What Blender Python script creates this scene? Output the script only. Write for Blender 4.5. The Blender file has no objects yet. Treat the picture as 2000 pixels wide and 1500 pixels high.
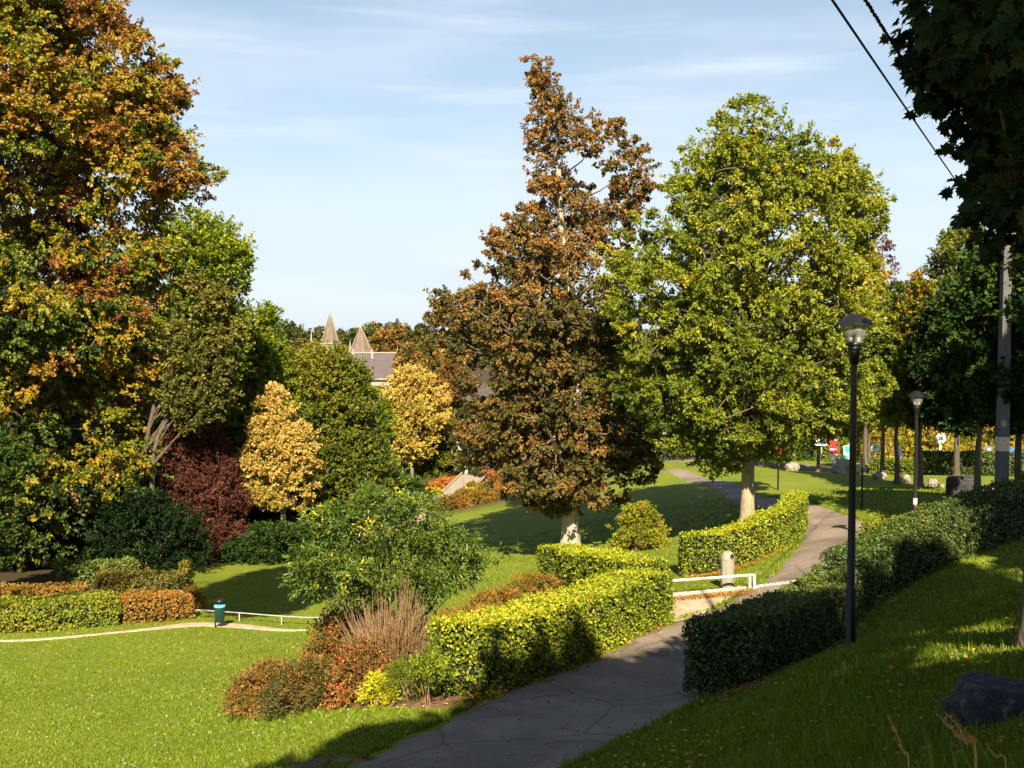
import bpy, math
import numpy as np
from mathutils import Vector, Matrix

sc = bpy.context.scene
C = sc.collection
R = math.radians
rng = np.random.default_rng(7)

# ------------------------------------------------------------------ camera
F = 2144.0
PITCH = math.atan(100.0 / F)
cp, sp = math.cos(PITCH), math.sin(PITCH)
def ray(px, py):
    x = (px - 1000.0) / F; u = (750.0 - py) / F
    return np.array([x, cp + u * sp, -sp + u * cp])
def P(px, py, d):
    r = ray(px, py); return r * (d / r[1])
def PX(px, d, py=1000):          # lateral offset at distance d
    return P(px, py, d)[0]
cam = bpy.data.cameras.new("camera"); co = bpy.data.objects.new("camera", cam); C.objects.link(co)
cam.sensor_width = 36; cam.lens = 36 * F / 2000
cam.clip_start = 0.1; cam.clip_end = 9000
co.rotation_euler = (R(90) - PITCH, 0, 0); sc.camera = co

# ------------------------------------------------------------------ helpers
def tag(o, label=None, cat=None, group=None, kind=None):
    if label: o['label'] = label
    if cat: o['category'] = cat
    if group: o['group'] = group
    if kind: o['kind'] = kind
    return o
def empty(name, loc, label, cat, group=None):
    o = bpy.data.objects.new(name, None); o.location = loc; o.empty_display_size = 0.3
    C.objects.link(o); return tag(o, label, cat, group)

class MB:
    """collects polygons; optional per-vertex 'tone'"""
    def __init__(s): s.v = []; s.f = []; s.n = 0; s.t = []; s.sm = []
    def add(s, v, faces, tone=0.5, smooth=False):
        v = np.asarray(v, dtype=np.float64).reshape(-1, 3)
        s.v.append(v)
        if isinstance(faces, np.ndarray):
            s.f.append(faces + s.n)
            nf = len(faces)
        else:
            faces = [np.asarray(f) + s.n for f in faces]
            s.f.append(faces); nf = len(faces)
        s.t.append(np.broadcast_to(np.asarray(tone, dtype=np.float64), (len(v),)))
        s.sm.append(np.full(nf, smooth)); s.n += len(v); return s
    def build(s, name, mat, parent=None, origin=(0, 0, 0), link=True):
        v = np.concatenate(s.v) - np.asarray(origin)
        lt = []; idx = []
        for f in s.f:
            if isinstance(f, np.ndarray):
                lt.append(np.full(len(f), f.shape[1])); idx.append(f.reshape(-1))
            else:
                for q in f: lt.append(np.array([len(q)])); idx.append(q)
        lt = np.concatenate(lt); idx = np.concatenate(idx)
        me = bpy.data.meshes.new(name)
        me.vertices.add(len(v)); me.vertices.foreach_set('co', v.astype(np.float32).reshape(-1))
        me.loops.add(len(idx)); me.loops.foreach_set('vertex_index', idx.astype(np.int32))
        me.polygons.add(len(lt))
        me.polygons.foreach_set('loop_start', (np.cumsum(lt) - lt).astype(np.int32))
        try: me.polygons.foreach_set('loop_total', lt.astype(np.int32))
        except Exception: pass
        me.polygons.foreach_set('use_smooth', np.concatenate(s.sm))
        a = me.attributes.new('tone', 'FLOAT', 'POINT')
        a.data.foreach_set('value', np.concatenate(s.t).astype(np.float32))
        me.update(calc_edges=True)
        if mat: me.materials.append(mat)
        o = bpy.data.objects.new(name, me)
        if parent: o.parent = parent
        C.objects.link(o); return o

def box(mb, c, size, rz=0.0, tone=0.5, taper=1.0):
    x, y, z = [a / 2 for a in size]
    v = np.array([[-x,-y,-z],[x,-y,-z],[x,y,-z],[-x,y,-z],[-x*taper,-y*taper,z],[x*taper,-y*taper,z],[x*taper,y*taper,z],[-x*taper,y*taper,z]])
    ca, sa = math.cos(rz), math.sin(rz)
    v = np.stack([v[:,0]*ca - v[:,1]*sa, v[:,0]*sa + v[:,1]*ca, v[:,2]], 1) + np.asarray(c)
    mb.add(v, np.array([[0,3,2,1],[4,5,6,7],[0,1,5,4],[1,2,6,5],[2,3,7,6],[3,0,4,7]]), tone)
def lathe(mb, c, prof, seg=20, smooth=True, tone=0.5, cap=True, phase=0.0):
    c = np.asarray(c); a = np.arange(seg) * 2 * math.pi / seg + phase
    v = np.concatenate([np.stack([r*np.cos(a), r*np.sin(a), np.full(seg, z)], 1) for r, z in prof]) + c
    f = []
    for i in range(len(prof) - 1):
        j = np.arange(seg); k = (j + 1) % seg
        f.append(np.stack([i*seg+j, i*seg+k, (i+1)*seg+k, (i+1)*seg+j], 1))
    mb.add(v, np.concatenate(f), tone, smooth)
    if cap:
        top = v[-seg:]; bot = v[:seg]
        mb.add(top, [list(range(seg))], tone); mb.add(bot, [list(range(seg))[::-1]], tone)
def tube(mb, pts, rad, seg=6, tone=0.5, smooth=True, lump=0.0):
    pts = np.asarray(pts, dtype=float); n = len(pts)
    rad = np.broadcast_to(np.asarray(rad, dtype=float), (n,))
    t = np.gradient(pts, axis=0); t /= np.linalg.norm(t, axis=1)[:, None] + 1e-9
    ref = np.array([0.31, 0.87, 0.05]) if abs(t[:, 2]).mean() > 0.5 else np.array([0.02, 0.1, 1.0])
    u = np.cross(t, ref); u /= np.linalg.norm(u, axis=1)[:, None] + 1e-9
    w = np.cross(t, u)
    a = np.arange(seg) * 2 * math.pi / seg
    rr = rad[:, None] * np.ones(seg)[None]
    if lump: rr = rr * (1 + lump * np.sin(3*a + 1)[None] * 0.6 + lump * rng.normal(0, .5, (n, seg)))
    v = pts[:, None] + rr[..., None] * (np.cos(a)[None, :, None]*u[:, None] + np.sin(a)[None, :, None]*w[:, None])
    j = np.arange(seg); k = (j + 1) % seg
    f = np.concatenate([np.stack([i*seg+j, i*seg+k, (i+1)*seg+k, (i+1)*seg+j], 1) for i in range(n-1)])
    mb.add(v.reshape(-1, 3), f, tone, smooth)
    mb.add(v[-1], [list(range(seg))], tone)
def smoothstep(x): x = np.clip(x, 0, 1); return x*x*(3-2*x)
def unit(v): return v / (np.linalg.norm(v, axis=-1, keepdims=True) + 1e-9)
def rnd3(n): return unit(rng.normal(size=(n, 3)))
def catmull(pts, n):
    pts = np.asarray(pts, float); p = np.vstack([2*pts[0]-pts[1], pts, 2*pts[-1]-pts[-2]])
    out = []; m = len(pts) - 1
    for u in np.linspace(0, m, n):
        i = min(int(u), m - 1); t = u - i; a, b, c, d = p[i:i+4]
        out.append(0.5*((2*b) + (-a+c)*t + (2*a-5*b+4*c-d)*t*t + (-a+3*b-3*c+d)*t**3))
    return np.array(out)

# ------------------------------------------------------------------ materials
def newmat(name):
    m = bpy.data.materials.new(name); m.use_nodes = True; nt = m.node_tree; nt.nodes.clear()
    return m, nt, nt.nodes, nt.links
def N(nt, t, **k):
    n = nt.nodes.new(t)
    for a, b in k.items():
        if a.startswith('i_'): n.inputs[a[2:].replace('_', ' ')].default_value = b
        else: setattr(n, a, b)
    return n
def ramp(nt, stops):
    n = nt.nodes.new('ShaderNodeValToRGB'); e = n.color_ramp.elements
    while len(e) < len(stops): e.new(0.5)
    for x, (p, c) in zip(e, stops): x.position = p; x.color = (*c, 1)
    return n
def leafmat(name, stops, trans=0.28, gloss=0.025, rough=0.5, gain=1.25):
    stops = [(p, tuple(min(.8, x*g) for x, g in zip(c, (gain*1.05, gain*1.05, gain*.85)))) for p, c in stops]
    m, nt, nd, lk = newmat(name)
    at = N(nt, 'ShaderNodeAttribute', attribute_name='tone')
    rp = ramp(nt, stops); lk.new(at.outputs['Fac'], rp.inputs[0])
    df = nd.new('ShaderNodeBsdfDiffuse'); tr = nd.new('ShaderNodeBsdfTranslucent'); gl = nd.new('ShaderNodeBsdfGlossy')
    gl.inputs['Roughness'].default_value = rough
    m1 = N(nt, 'ShaderNodeMixShader'); m1.inputs[0].default_value = trans
    m2 = N(nt, 'ShaderNodeMixShader'); m2.inputs[0].default_value = gloss
    lk.new(rp.outputs[0], df.inputs[0]); lk.new(rp.outputs[0], tr.inputs[0])
    lk.new(df.outputs[0], m1.inputs[1]); lk.new(tr.outputs[0], m1.inputs[2])
    lk.new(m1.outputs[0], m2.inputs[1]); lk.new(gl.outputs[0], m2.inputs[2])
    out = nd.new('ShaderNodeOutputMaterial'); lk.new(m2.outputs[0], out.inputs[0]); return m
def noisemat(name, stops, scale=5.0, rough=0.85, bump=0.3, detail=6, stretch=(1, 1, 1), metal=0.0, spec=0.3, bscale=None, bdist=0.02):
    m, nt, nd, lk = newmat(name)
    tc = nd.new('ShaderNodeTexCoord'); mp = nd.new('ShaderNodeMapping'); mp.inputs['Scale'].default_value = stretch
    lk.new(tc.outputs['Object'], mp.inputs[0])
    nz = N(nt, 'ShaderNodeTexNoise'); nz.inputs['Scale'].default_value = scale; nz.inputs['Detail'].default_value = detail; nz.inputs['Roughness'].default_value = 0.65
    lk.new(mp.outputs[0], nz.inputs['Vector'])
    rp = ramp(nt, stops); lk.new(nz.outputs[0], rp.inputs[0])
    b = nd.new('ShaderNodeBsdfPrincipled'); b.inputs['Roughness'].default_value = rough; b.inputs['Metallic'].default_value = metal
    b.inputs['Specular IOR Level'].default_value = spec
    lk.new(rp.outputs[0], b.inputs['Base Color'])
    if bump:
        n2 = N(nt, 'ShaderNodeTexNoise'); n2.inputs['Scale'].default_value = bscale or scale * 3; n2.inputs['Detail'].default_value = 5
        lk.new(mp.outputs[0], n2.inputs['Vector'])
        bp = nd.new('ShaderNodeBump'); bp.inputs['Strength'].default_value = bump; bp.inputs['Distance'].default_value = bdist
        lk.new(n2.outputs[0], bp.inputs['Height']); lk.new(bp.outputs[0], b.inputs['Normal'])
    out = nd.new('ShaderNodeOutputMaterial'); lk.new(b.outputs[0], out.inputs[0]); return m
def flat(name, c, rough=0.5, metal=0.0): 
    return noisemat(name, [(0.3, tuple(x*0.85 for x in c)), (0.7, tuple(min(1, x*1.1) for x in c))], scale=9, rough=rough, bump=0, metal=metal)

M = {}
# leaf ramps : tone 0..1
M['lime'] = leafmat('leaf_lime_autumn', [(0.0,(.012,.028,.006)),(.3,(.05,.08,.008)),(.48,(.12,.135,.008)),(.6,(.22,.18,.010)),(.74,(.25,.14,.014)),(.88,(.20,.09,.02)),(1,(.14,.055,.018))])
M['copper'] = leafmat('leaf_copper_beech', [(0,(.02,.026,.008)),(.25,(.05,.05,.010)),(.5,(.13,.085,.022)),(.75,(.20,.105,.032)),(1,(.28,.12,.03))], trans=.2)
M['ash'] = leafmat('leaf_ash_green', [(0,(.035,.055,.008)),(.35,(.095,.12,.010)),(.65,(.165,.185,.014)),(.85,(.225,.22,.018)),(1,(.29,.21,.025))], trans=.3, gain=1.4)
M['green'] = leafmat('leaf_bright_green', [(0,(.025,.05,.006)),(.4,(.085,.13,.008)),(.7,(.17,.21,.010)),(1,(.26,.25,.012))], trans=.3)
M['mid'] = leafmat('leaf_mid_green', [(0,(.018,.032,.006)),(.4,(.06,.085,.010)),(.7,(.125,.135,.012)),(1,(.21,.18,.016))])
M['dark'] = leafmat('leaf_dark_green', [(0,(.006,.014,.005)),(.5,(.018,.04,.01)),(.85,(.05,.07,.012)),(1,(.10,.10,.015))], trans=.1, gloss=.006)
M['olive'] = leafmat('leaf_olive', [(0,(.03,.035,.01)),(.5,(.09,.09,.018)),(1,(.16,.14,.03))], trans=.15)
M['gold'] = leafmat('leaf_gold', [(0,(.09,.12,.014)),(.3,(.23,.19,.03)),(.65,(.38,.26,.075)),(1,(.48,.33,.12))], trans=.25)
M['ochre'] = leafmat('leaf_ochre', [(0,(.15,.12,.02)),(.4,(.31,.24,.045)),(.8,(.42,.32,.075)),(1,(.42,.26,.09))], trans=.25)
M['purple'] = leafmat('leaf_purple', [(0,(.03,.010,.010)),(.5,(.085,.026,.022)),(1,(.15,.06,.035))], trans=.15)
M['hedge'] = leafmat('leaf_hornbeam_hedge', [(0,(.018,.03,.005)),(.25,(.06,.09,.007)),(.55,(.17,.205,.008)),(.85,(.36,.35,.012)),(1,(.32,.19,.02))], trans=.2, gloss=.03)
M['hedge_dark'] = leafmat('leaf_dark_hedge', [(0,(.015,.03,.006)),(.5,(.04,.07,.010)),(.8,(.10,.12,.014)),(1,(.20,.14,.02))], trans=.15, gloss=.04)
M['hedge_green'] = leafmat('leaf_green_hedge', [(0,(.04,.065,.006)),(.4,(.10,.13,.008)),(.7,(.20,.20,.012)),(1,(.28,.12,.03))], trans=.2)
M['rust'] = leafmat('leaf_rust_hedge', [(0,(.035,.05,.010)),(.3,(.10,.09,.014)),(.6,(.20,.105,.02)),(.85,(.27,.11,.022)),(1,(.30,.06,.02))], trans=.2)
M['redbrown'] = leafmat('leaf_redbrown', [(0,(.025,.035,.010)),(.3,(.07,.065,.014)),(.55,(.14,.075,.02)),(.8,(.20,.085,.024)),(.93,(.33,.19,.05)),(1,(.28,.03,.02))], trans=.2)
M['elder'] = leafmat('leaf_deep_green_pinnate', [(0,(.018,.04,.006)),(.5,(.065,.10,.010)),(.85,(.07,.12,.02)),(.96,(.2,.2,.02)),(1,(.45,.36,.02))], trans=.2, gloss=.03)
M['maple'] = leafmat('leaf_maple_dark', [(0,(.008,.016,.008)),(.6,(.018,.035,.010)),(.9,(.04,.04,.012)),(1,(.10,.03,.012))], trans=.08, gloss=.01)
M['orange'] = leafmat('leaf_orange', [(0,(.16,.06,.012)),(.5,(.34,.09,.015)),(.8,(.44,.12,.02)),(1,(.50,.26,.03))], trans=.2)
M['yellowbush'] = leafmat('leaf_yellow', [(0,(.12,.14,.008)),(.5,(.32,.32,.010)),(1,(.55,.45,.02))], trans=.3)
M['far'] = leafmat('leaf_distant', [(0,(.022,.035,.010)),(.5,(.06,.065,.015)),(.8,(.13,.075,.02)),(1,(.19,.11,.03))], trans=.1)
M['grassblade'] = leafmat('grass_blades', [(0,(.06,.10,.007)),(.5,(.125,.172,.010)),(.85,(.175,.21,.015)),(1,(.26,.22,.03))], trans=.4)
M['bark_pale'] = noisemat('bark_pale', [(.3,(.22,.19,.14)),(.5,(.36,.32,.25)),(.7,(.48,.44,.36))], scale=3, stretch=(3,3,.6), bump=.7, bdist=.05)
M['bark_ash'] = noisemat('bark_ash', [(.3,(.20,.14,.08)),(.5,(.34,.26,.17)),(.72,(.44,.36,.26))], scale=3, stretch=(4,4,.7), bump=.8, bdist=.04)
M['bark'] = noisemat('bark_brown', [(.3,(.05,.038,.026)),(.55,(.11,.085,.06)),(.75,(.17,.14,.10))], scale=4, stretch=(4,4,.8), bump=.8, bdist=.03)
M['bark_grey'] = noisemat('bark_grey', [(.3,(.10,.085,.07)),(.6,(.20,.17,.14)),(.8,(.28,.24,.2))], scale=4, stretch=(4,4,.8), bump=.8, bdist=.03)
M['limb'] = noisemat('bark_limb', [(.3,(.07,.055,.04)),(.6,(.14,.11,.08)),(.8,(.22,.18,.13))], scale=4, stretch=(4,4,.8), bump=.5)
M['twig'] = flat('twig', (.22,.13,.07), .8)
M['reed'] = noisemat('dry_stems', [(.3,(.13,.075,.04)),(.6,(.30,.19,.10)),(.8,(.44,.31,.19))], scale=3, bump=0)
M['core'] = flat('hedge_twigs', (.018,.016,.008), .95)
M['soil'] = noisemat('soil', [(.3,(.10,.055,.03)),(.6,(.19,.11,.06)),(.8,(.28,.17,.10))], scale=2.5, bump=.6)
M['blackmetal'] = flat('black_painted_metal', (.012,.012,.013), .35)
M['darkgreen'] = flat('dark_green_paint', (.012,.045,.035), .4)
M['cyan'] = flat('cyan_liner', (.12,.55,.68), .5)
M['white'] = flat('white_paint', (.72,.70,.66), .5)
M['galv'] = noisemat('galvanised', [(.3,(.38,.37,.34)),(.7,(.62,.60,.55))], scale=12, bump=0, rough=.45, metal=.4)
M['concrete_bin'] = noisemat('bin_grey', [(.3,(.21,.185,.145)),(.7,(.30,.27,.21))], scale=8, bump=.1, rough=.6)
M['concrete'] = noisemat('pole_concrete', [(.3,(.07,.07,.075)),(.7,(.12,.12,.125))], scale=4, bump=.3)  # concrete darkened: the pole's shade is put into its colour
M['patch'] = noisemat('pole_patch', [(.3,(.4,.33,.24)),(.6,(.6,.52,.4))], scale=20, bump=.1)
M['stone'] = noisemat('stone', [(.3,(.16,.13,.11)),(.55,(.28,.23,.19)),(.75,(.42,.36,.3))], scale=4, bump=.9, bdist=.06)
M['darkstone'] = noisemat('dark_stone', [(.3,(.016,.015,.017)),(.55,(.035,.032,.034)),(.68,(.12,.11,.10))], scale=14, bump=.9)
M['stair'] = noisemat('stair_stone', [(.3,(.21,.18,.14)),(.7,(.32,.28,.22))], scale=3, bump=.3)
M['gravel'] = noisemat('gravel', [(.3,(.32,.235,.145)),(.5,(.46,.35,.23)),(.7,(.58,.46,.33))], scale=3, bump=.4, bscale=40)
M['kerb'] = noisemat('kerb_stone', [(.3,(.45,.40,.32)),(.7,(.62,.57,.48))], scale=6, bump=.2)
M['red'] = flat('red_paint', (.62,.03,.03), .4)
M['signgreen'] = flat('sign_green', (.05,.45,.32), .4)
M['blue'] = flat('sign_blue', (.04,.16,.55), .4)
M['pink'] = noisemat('banner_print', [(.35,(.75,.68,.6)),(.5,(.75,.35,.33)),(.62,(.65,.12,.12)),(.75,(.8,.75,.68))], scale=5, bump=0)
M['slate'] = noisemat('slate_roof', [(.3,(.070,.056,.062)),(.7,(.105,.085,.09))], scale=.6, bump=.3, bscale=3, bdist=.1)
M['spire'] = noisemat('spire_slate', [(.3,(.105,.08,.062)),(.7,(.165,.13,.10))], scale=.5, bump=.2)
M['church'] = noisemat('church_stone', [(.3,(.25,.21,.17)),(.7,(.37,.32,.26))], scale=1.0, bump=.2)
M['render'] = noisemat('house_render', [(.3,(.6,.56,.48)),(.7,(.72,.68,.6))], scale=1.0, bump=.1)
M['tile'] = noisemat('roof_tile', [(.3,(.05,.042,.036)),(.7,(.08,.068,.058))], scale=2.0, bump=.4)
M['pane'] = flat('window_glass', (.03,.04,.05), .12)
M['straw'] = flat('dry_straw', (.48,.25,.08), .7)
M['cable'] = flat('cable_black', (.01,.01,.012), .6)
M['daisy'] = flat('daisy_petals', (.8,.8,.72), .6)
M['fallen'] = leafmat('fallen_leaves', [(0,(.12,.05,.02)),(.5,(.30,.13,.03)),(1,(.48,.34,.06))], trans=.05)
def glassmat():
    m, nt, nd, lk = newmat('lantern_glass')
    tr = nd.new('ShaderNodeBsdfTransparent'); tr.inputs[0].default_value = (.78,.78,.74,1)
    pr = nd.new('ShaderNodeBsdfPrincipled'); pr.inputs['Base Color'].default_value = (.5,.5,.45,1); pr.inputs['Roughness'].default_value = .15
    mx = nd.new('ShaderNodeMixShader'); mx.inputs[0].default_value = .32
    lk.new(tr.outputs[0], mx.inputs[1]); lk.new(pr.outputs[0], mx.inputs[2])
    o = nd.new('ShaderNodeOutputMaterial'); lk.new(mx.outputs[0], o.inputs[0]); return m
M['glass'] = glassmat()

# lawn
def lawnmat():
    m, nt, nd, lk = newmat('lawn')
    tc = nd.new('ShaderNodeTexCoord')
    def nz(s, d=5, st=(1,1,1)):
        mp = nd.new('ShaderNodeMapping'); mp.inputs['Scale'].default_value = st; lk.new(tc.outputs['Object'], mp.inputs[0])
        n = N(nt, 'ShaderNodeTexNoise'); n.inputs['Scale'].default_value = s; n.inputs['Detail'].default_value = d; n.inputs['Roughness'].default_value = .7
        lk.new(mp.outputs[0], n.inputs['Vector']); return n
    a = nz(9, 8, (1, .6, 1)); r1 = ramp(nt, [(.28,(.09,.135,.009)),(.5,(.16,.21,.013)),(.72,(.225,.255,.018))]); lk.new(a.outputs[0], r1.inputs[0])
    b = nz(.22, 4); r2 = ramp(nt, [(.35,(.085,.155,.010)),(.65,(.235,.235,.022))]); lk.new(b.outputs[0], r2.inputs[0])
    mx = N(nt, 'ShaderNodeMix', data_type='RGBA'); mx.inputs[0].default_value = .42
    lk.new(r1.outputs[0], mx.inputs[6]); lk.new(r2.outputs[0], mx.inputs[7])
    c = nz(.7, 7); r3 = ramp(nt, [(.54,(0,0,0)),(.68,(1,1,1))]); lk.new(c.outputs[0], r3.inputs[0])
    mu = N(nt, 'ShaderNodeMath', operation='MULTIPLY'); mu.inputs[1].default_value = .5; lk.new(r3.outputs[0], mu.inputs[0])
    m2 = N(nt, 'ShaderNodeMix', data_type='RGBA'); lk.new(mu.outputs[0], m2.inputs[0]); lk.new(mx.outputs[2], m2.inputs[6]); m2.inputs[7].default_value = (.26,.21,.05,1)
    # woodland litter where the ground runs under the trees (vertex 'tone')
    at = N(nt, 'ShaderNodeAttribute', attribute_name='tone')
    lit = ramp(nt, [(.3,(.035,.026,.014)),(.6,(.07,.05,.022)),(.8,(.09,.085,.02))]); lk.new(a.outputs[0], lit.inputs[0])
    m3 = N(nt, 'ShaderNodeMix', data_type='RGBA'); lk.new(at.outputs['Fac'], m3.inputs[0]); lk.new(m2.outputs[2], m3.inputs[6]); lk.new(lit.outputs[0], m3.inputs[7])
    bs = nd.new('ShaderNodeBsdfPrincipled'); bs.inputs['Roughness'].default_value = .85; bs.inputs['Specular IOR Level'].default_value = .2
    lk.new(m3.outputs[2], bs.inputs['Base Color'])
    e = nz(28, 4, (1, .7, 1)); bp = nd.new('ShaderNodeBump'); bp.inputs['Strength'].default_value = .8; bp.inputs['Distance'].default_value = .05
    lk.new(e.outputs[0], bp.inputs['Height']); lk.new(bp.outputs[0], bs.inputs['Normal'])
    o = nd.new('ShaderNodeOutputMaterial'); lk.new(bs.outputs[0], o.inputs[0]); return m
M['lawn'] = lawnmat()
def asphaltmat():
    m, nt, nd, lk = newmat('asphalt')
    tc = nd.new('ShaderNodeTexCoord')
    a = N(nt, 'ShaderNodeTexNoise'); a.inputs['Scale'].default_value = .8; a.inputs['Detail'].default_value = 8; a.inputs['Roughness'].default_value = .6
    f = N(nt, 'ShaderNodeTexNoise'); f.inputs['Scale'].default_value = 60; f.inputs['Detail'].default_value = 3
    lk.new(tc.outputs['Object'], a.inputs['Vector']); lk.new(tc.outputs['Object'], f.inputs['Vector'])
    r1 = ramp(nt, [(.3,(.19,.15,.115)),(.55,(.265,.21,.165)),(.75,(.33,.265,.205))]); lk.new(a.outputs[0], r1.inputs[0])
    r2 = ramp(nt, [(.3,(.62,.62,.62)),(.7,(1.2,1.2,1.2))]); lk.new(f.outputs[0], r2.inputs[0])
    mx = N(nt, 'ShaderNodeMix', data_type='RGBA', blend_type='MULTIPLY'); mx.inputs[0].default_value = .8
    lk.new(r1.outputs[0], mx.inputs[6]); lk.new(r2.outputs[0], mx.inputs[7])
    bs = nd.new('ShaderNodeBsdfPrincipled'); bs.inputs['Roughness'].default_value = .8; bs.inputs['Specular IOR Level'].default_value = .3
    vo = N(nt, 'ShaderNodeTexVoronoi', feature='DISTANCE_TO_EDGE'); vo.inputs['Scale'].default_value = .42
    wp = N(nt, 'ShaderNodeMix', data_type='RGBA'); wp.inputs[0].default_value = .25; lk.new(tc.outputs['Object'], wp.inputs[6]); lk.new(a.outputs[1], wp.inputs[7]); lk.new(wp.outputs[2], vo.inputs['Vector'])
    rc_ = ramp(nt, [(.0,(.35,.35,.35)),(.006,(.8,.8,.8)),(.02,(1,1,1))]); lk.new(vo.outputs['Distance'], rc_.inputs[0])
    big = N(nt, 'ShaderNodeTexNoise'); big.inputs['Scale'].default_value = .25; big.inputs['Detail'].default_value = 2; lk.new(tc.outputs['Object'], big.inputs['Vector'])
    rb = ramp(nt, [(.55,(1,1,1)),(.57,(.72,.72,.74))]); lk.new(big.outputs[0], rb.inputs[0])
    x1 = N(nt, 'ShaderNodeMix', data_type='RGBA', blend_type='MULTIPLY'); x1.inputs[0].default_value = .7; lk.new(mx.outputs[2], x1.inputs[6]); lk.new(rc_.outputs[0], x1.inputs[7])
    x2 = N(nt, 'ShaderNodeMix', data_type='RGBA', blend_type='MULTIPLY'); x2.inputs[0].default_value = .8; lk.new(x1.outputs[2], x2.inputs[6]); lk.new(rb.outputs[0], x2.inputs[7])
    lk.new(x2.outputs[2], bs.inputs['Base Color'])
    bp = nd.new('ShaderNodeBump'); bp.inputs['Strength'].default_value = .35; bp.inputs['Distance'].default_value = .01
    lk.new(f.outputs[0], bp.inputs['Height']); lk.new(bp.outputs[0], bs.inputs['Normal'])
    o = nd.new('ShaderNodeOutputMaterial'); lk.new(bs.outputs[0], o.inputs[0]); return m
M['asphalt'] = asphaltmat()

# ------------------------------------------------------------------ terrain
ctl_px = [(1990,1250,11),(2000,1500,5.5),(1500,1500,9.5),(1200,1500,13),(1130,1500,14),(700,1500,15.5),
 (1664,1243,17.3),(1415,1388,17.5),(1491,1324,21.5),(1595,1265,25.5),(1680,1211,27.8),(1820,1153,29.3),(1955,1095,31.3),(1990,1138,18),
 (940,1375,18.6),(845,1355,18.2),(1100,1310,21),(1270,1225,25.5),(1480,1150,31.5),(1560,1060,38.5),(1370,1370,18.3),
 (1640,1110,33),(1695,1060,37.5),(1650,1010,43.5),(1560,980,50),(1400,945,66),(1290,918,82),(1520,1005,46),(1440,985,56),
 (1320,1140,35),(1422,1145,32),(1050,1140,38.5),(1000,1150,38),(900,1200,33.5),(600,1250,37.5),(600,1180,47),(628,1230,40.8),(720,1240,37),(640,1300,31),(418,1225,41),
 (0,1245,40),(230,1232,40.5),(0,1500,22),(0,1400,27),(0,1330,32.5),(300,1500,19.5),(300,1350,28.5),(500,1400,22),
 (700,1385,19.3),(400,1100,62),(640,1070,66),(940,1095,48),(1000,1000,75),(1115,1085,52),(1250,1080,45),(1460,1045,46),
 (1300,950,72),(1230,985,63),(950,990,82),(1030,945,98),(860,985,90),(500,1060,70),(150,1130,54),(1519,958,62),
 (1681,1003,46),(1787,1033,34),(1750,945,62),(1900,985,40),(1650,930,70),(1500,920,85),(1800,935,68),(2000,950,60),
 (1300,905,100),(1900,925,85),(760,970,98)]
ctl = [tuple(P(*c)) for c in ctl_px] + [(0,0,-1.75),(0,-12,-1.2),(14,-12,-1.0),(-14,-8,-3.5),(-14,5,-5.2),(10,5,-2.0),(3,6,-2.5),
 (0,135,-15),(-60,100,-14),(-62,60,-13),(-60,20,-10),(60,60,-8),(60,20,-4.5),(60,-20,-1),(62,110,-12),(20,12,-3.2),(-30,12,-7.5),(-60,-20,-7)]
ctl = np.array(ctl)
def kern(r): return np.sqrt(r*r + 9.0)
_n = len(ctl); _A = np.zeros((_n+3, _n+3))
_d = np.linalg.norm(ctl[:, None, :2] - ctl[None, :, :2], axis=2)
_A[:_n, :_n] = kern(_d) - np.eye(_n) * 0.35
_A[:_n, _n] = 1; _A[:_n, _n+1:] = ctl[:, :2]; _A[_n:, :_n] = _A[:_n, _n:].T
_w = np.linalg.solve(_A, np.concatenate([ctl[:, 2], [0, 0, 0]]))
def H(x, y):
    x = np.asarray(x, float); y = np.asarray(y, float); sh = x.shape; x = x.reshape(-1); y = y.reshape(-1)
    z = np.empty(len(x))
    for i in range(0, len(x), 60000):
        a, b = x[i:i+60000], y[i:i+60000]
        ac, bc = np.clip(a, -75, 75), np.clip(b, -25, 150)
        r = np.hypot(ac[:, None] - ctl[None, :, 0], bc[:, None] - ctl[None, :, 1])
        z[i:i+60000] = kern(r) @ _w[:_n] + _w[_n] + ac*_w[_n+1] + bc*_w[_n+2]
    far = -17 + 12*smoothstep((y-330)/350) + 3*smoothstep((np.abs(x)-150)/300)
    k = smoothstep(np.maximum((np.abs(x)-60)/50, (y-120)/60))
    z = z*(1-k) + far*k + .03*np.sin(x*.9+1)*np.sin(y*.7) 
    return z.reshape(sh)
def G(px, d, py=1000):
    x = PX(px, d); return np.array([x, d, float(H([x], [d])[0])])

def axis(lo, a, b, hi, st):
    m = np.arange(a, b+st, st); o = [m[-1]]; s = st
    while o[-1] < hi: s *= 1.22; o.append(o[-1]+s)
    q = [m[0]]; s = st
    while q[-1] > lo: s *= 1.22; q.append(q[-1]-s)
    return np.concatenate([q[:0:-1], m, o[1:]])
gx = axis(-3500, -45, 50, 3500, .55); gy = axis(-200, -15, 112, 5000, .55)
XX, YY = np.meshgrid(gx, gy); ZZ = H(XX, YY)
nx, ny = len(gx), len(gy)
ii = (np.arange(ny-1)[:, None]*nx + np.arange(nx-1)[None]).reshape(-1)
# litter under the wooded parts
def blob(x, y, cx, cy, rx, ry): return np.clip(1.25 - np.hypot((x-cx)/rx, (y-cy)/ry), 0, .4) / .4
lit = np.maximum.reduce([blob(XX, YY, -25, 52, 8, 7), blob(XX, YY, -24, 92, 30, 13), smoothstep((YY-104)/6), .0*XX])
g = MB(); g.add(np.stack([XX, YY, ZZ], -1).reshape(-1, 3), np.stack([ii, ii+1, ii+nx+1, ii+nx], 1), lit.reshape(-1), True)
tag(g.build('ground', M['lawn']), 'rolling lawn and grass banks of the park', 'ground', kind='structure')

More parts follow.
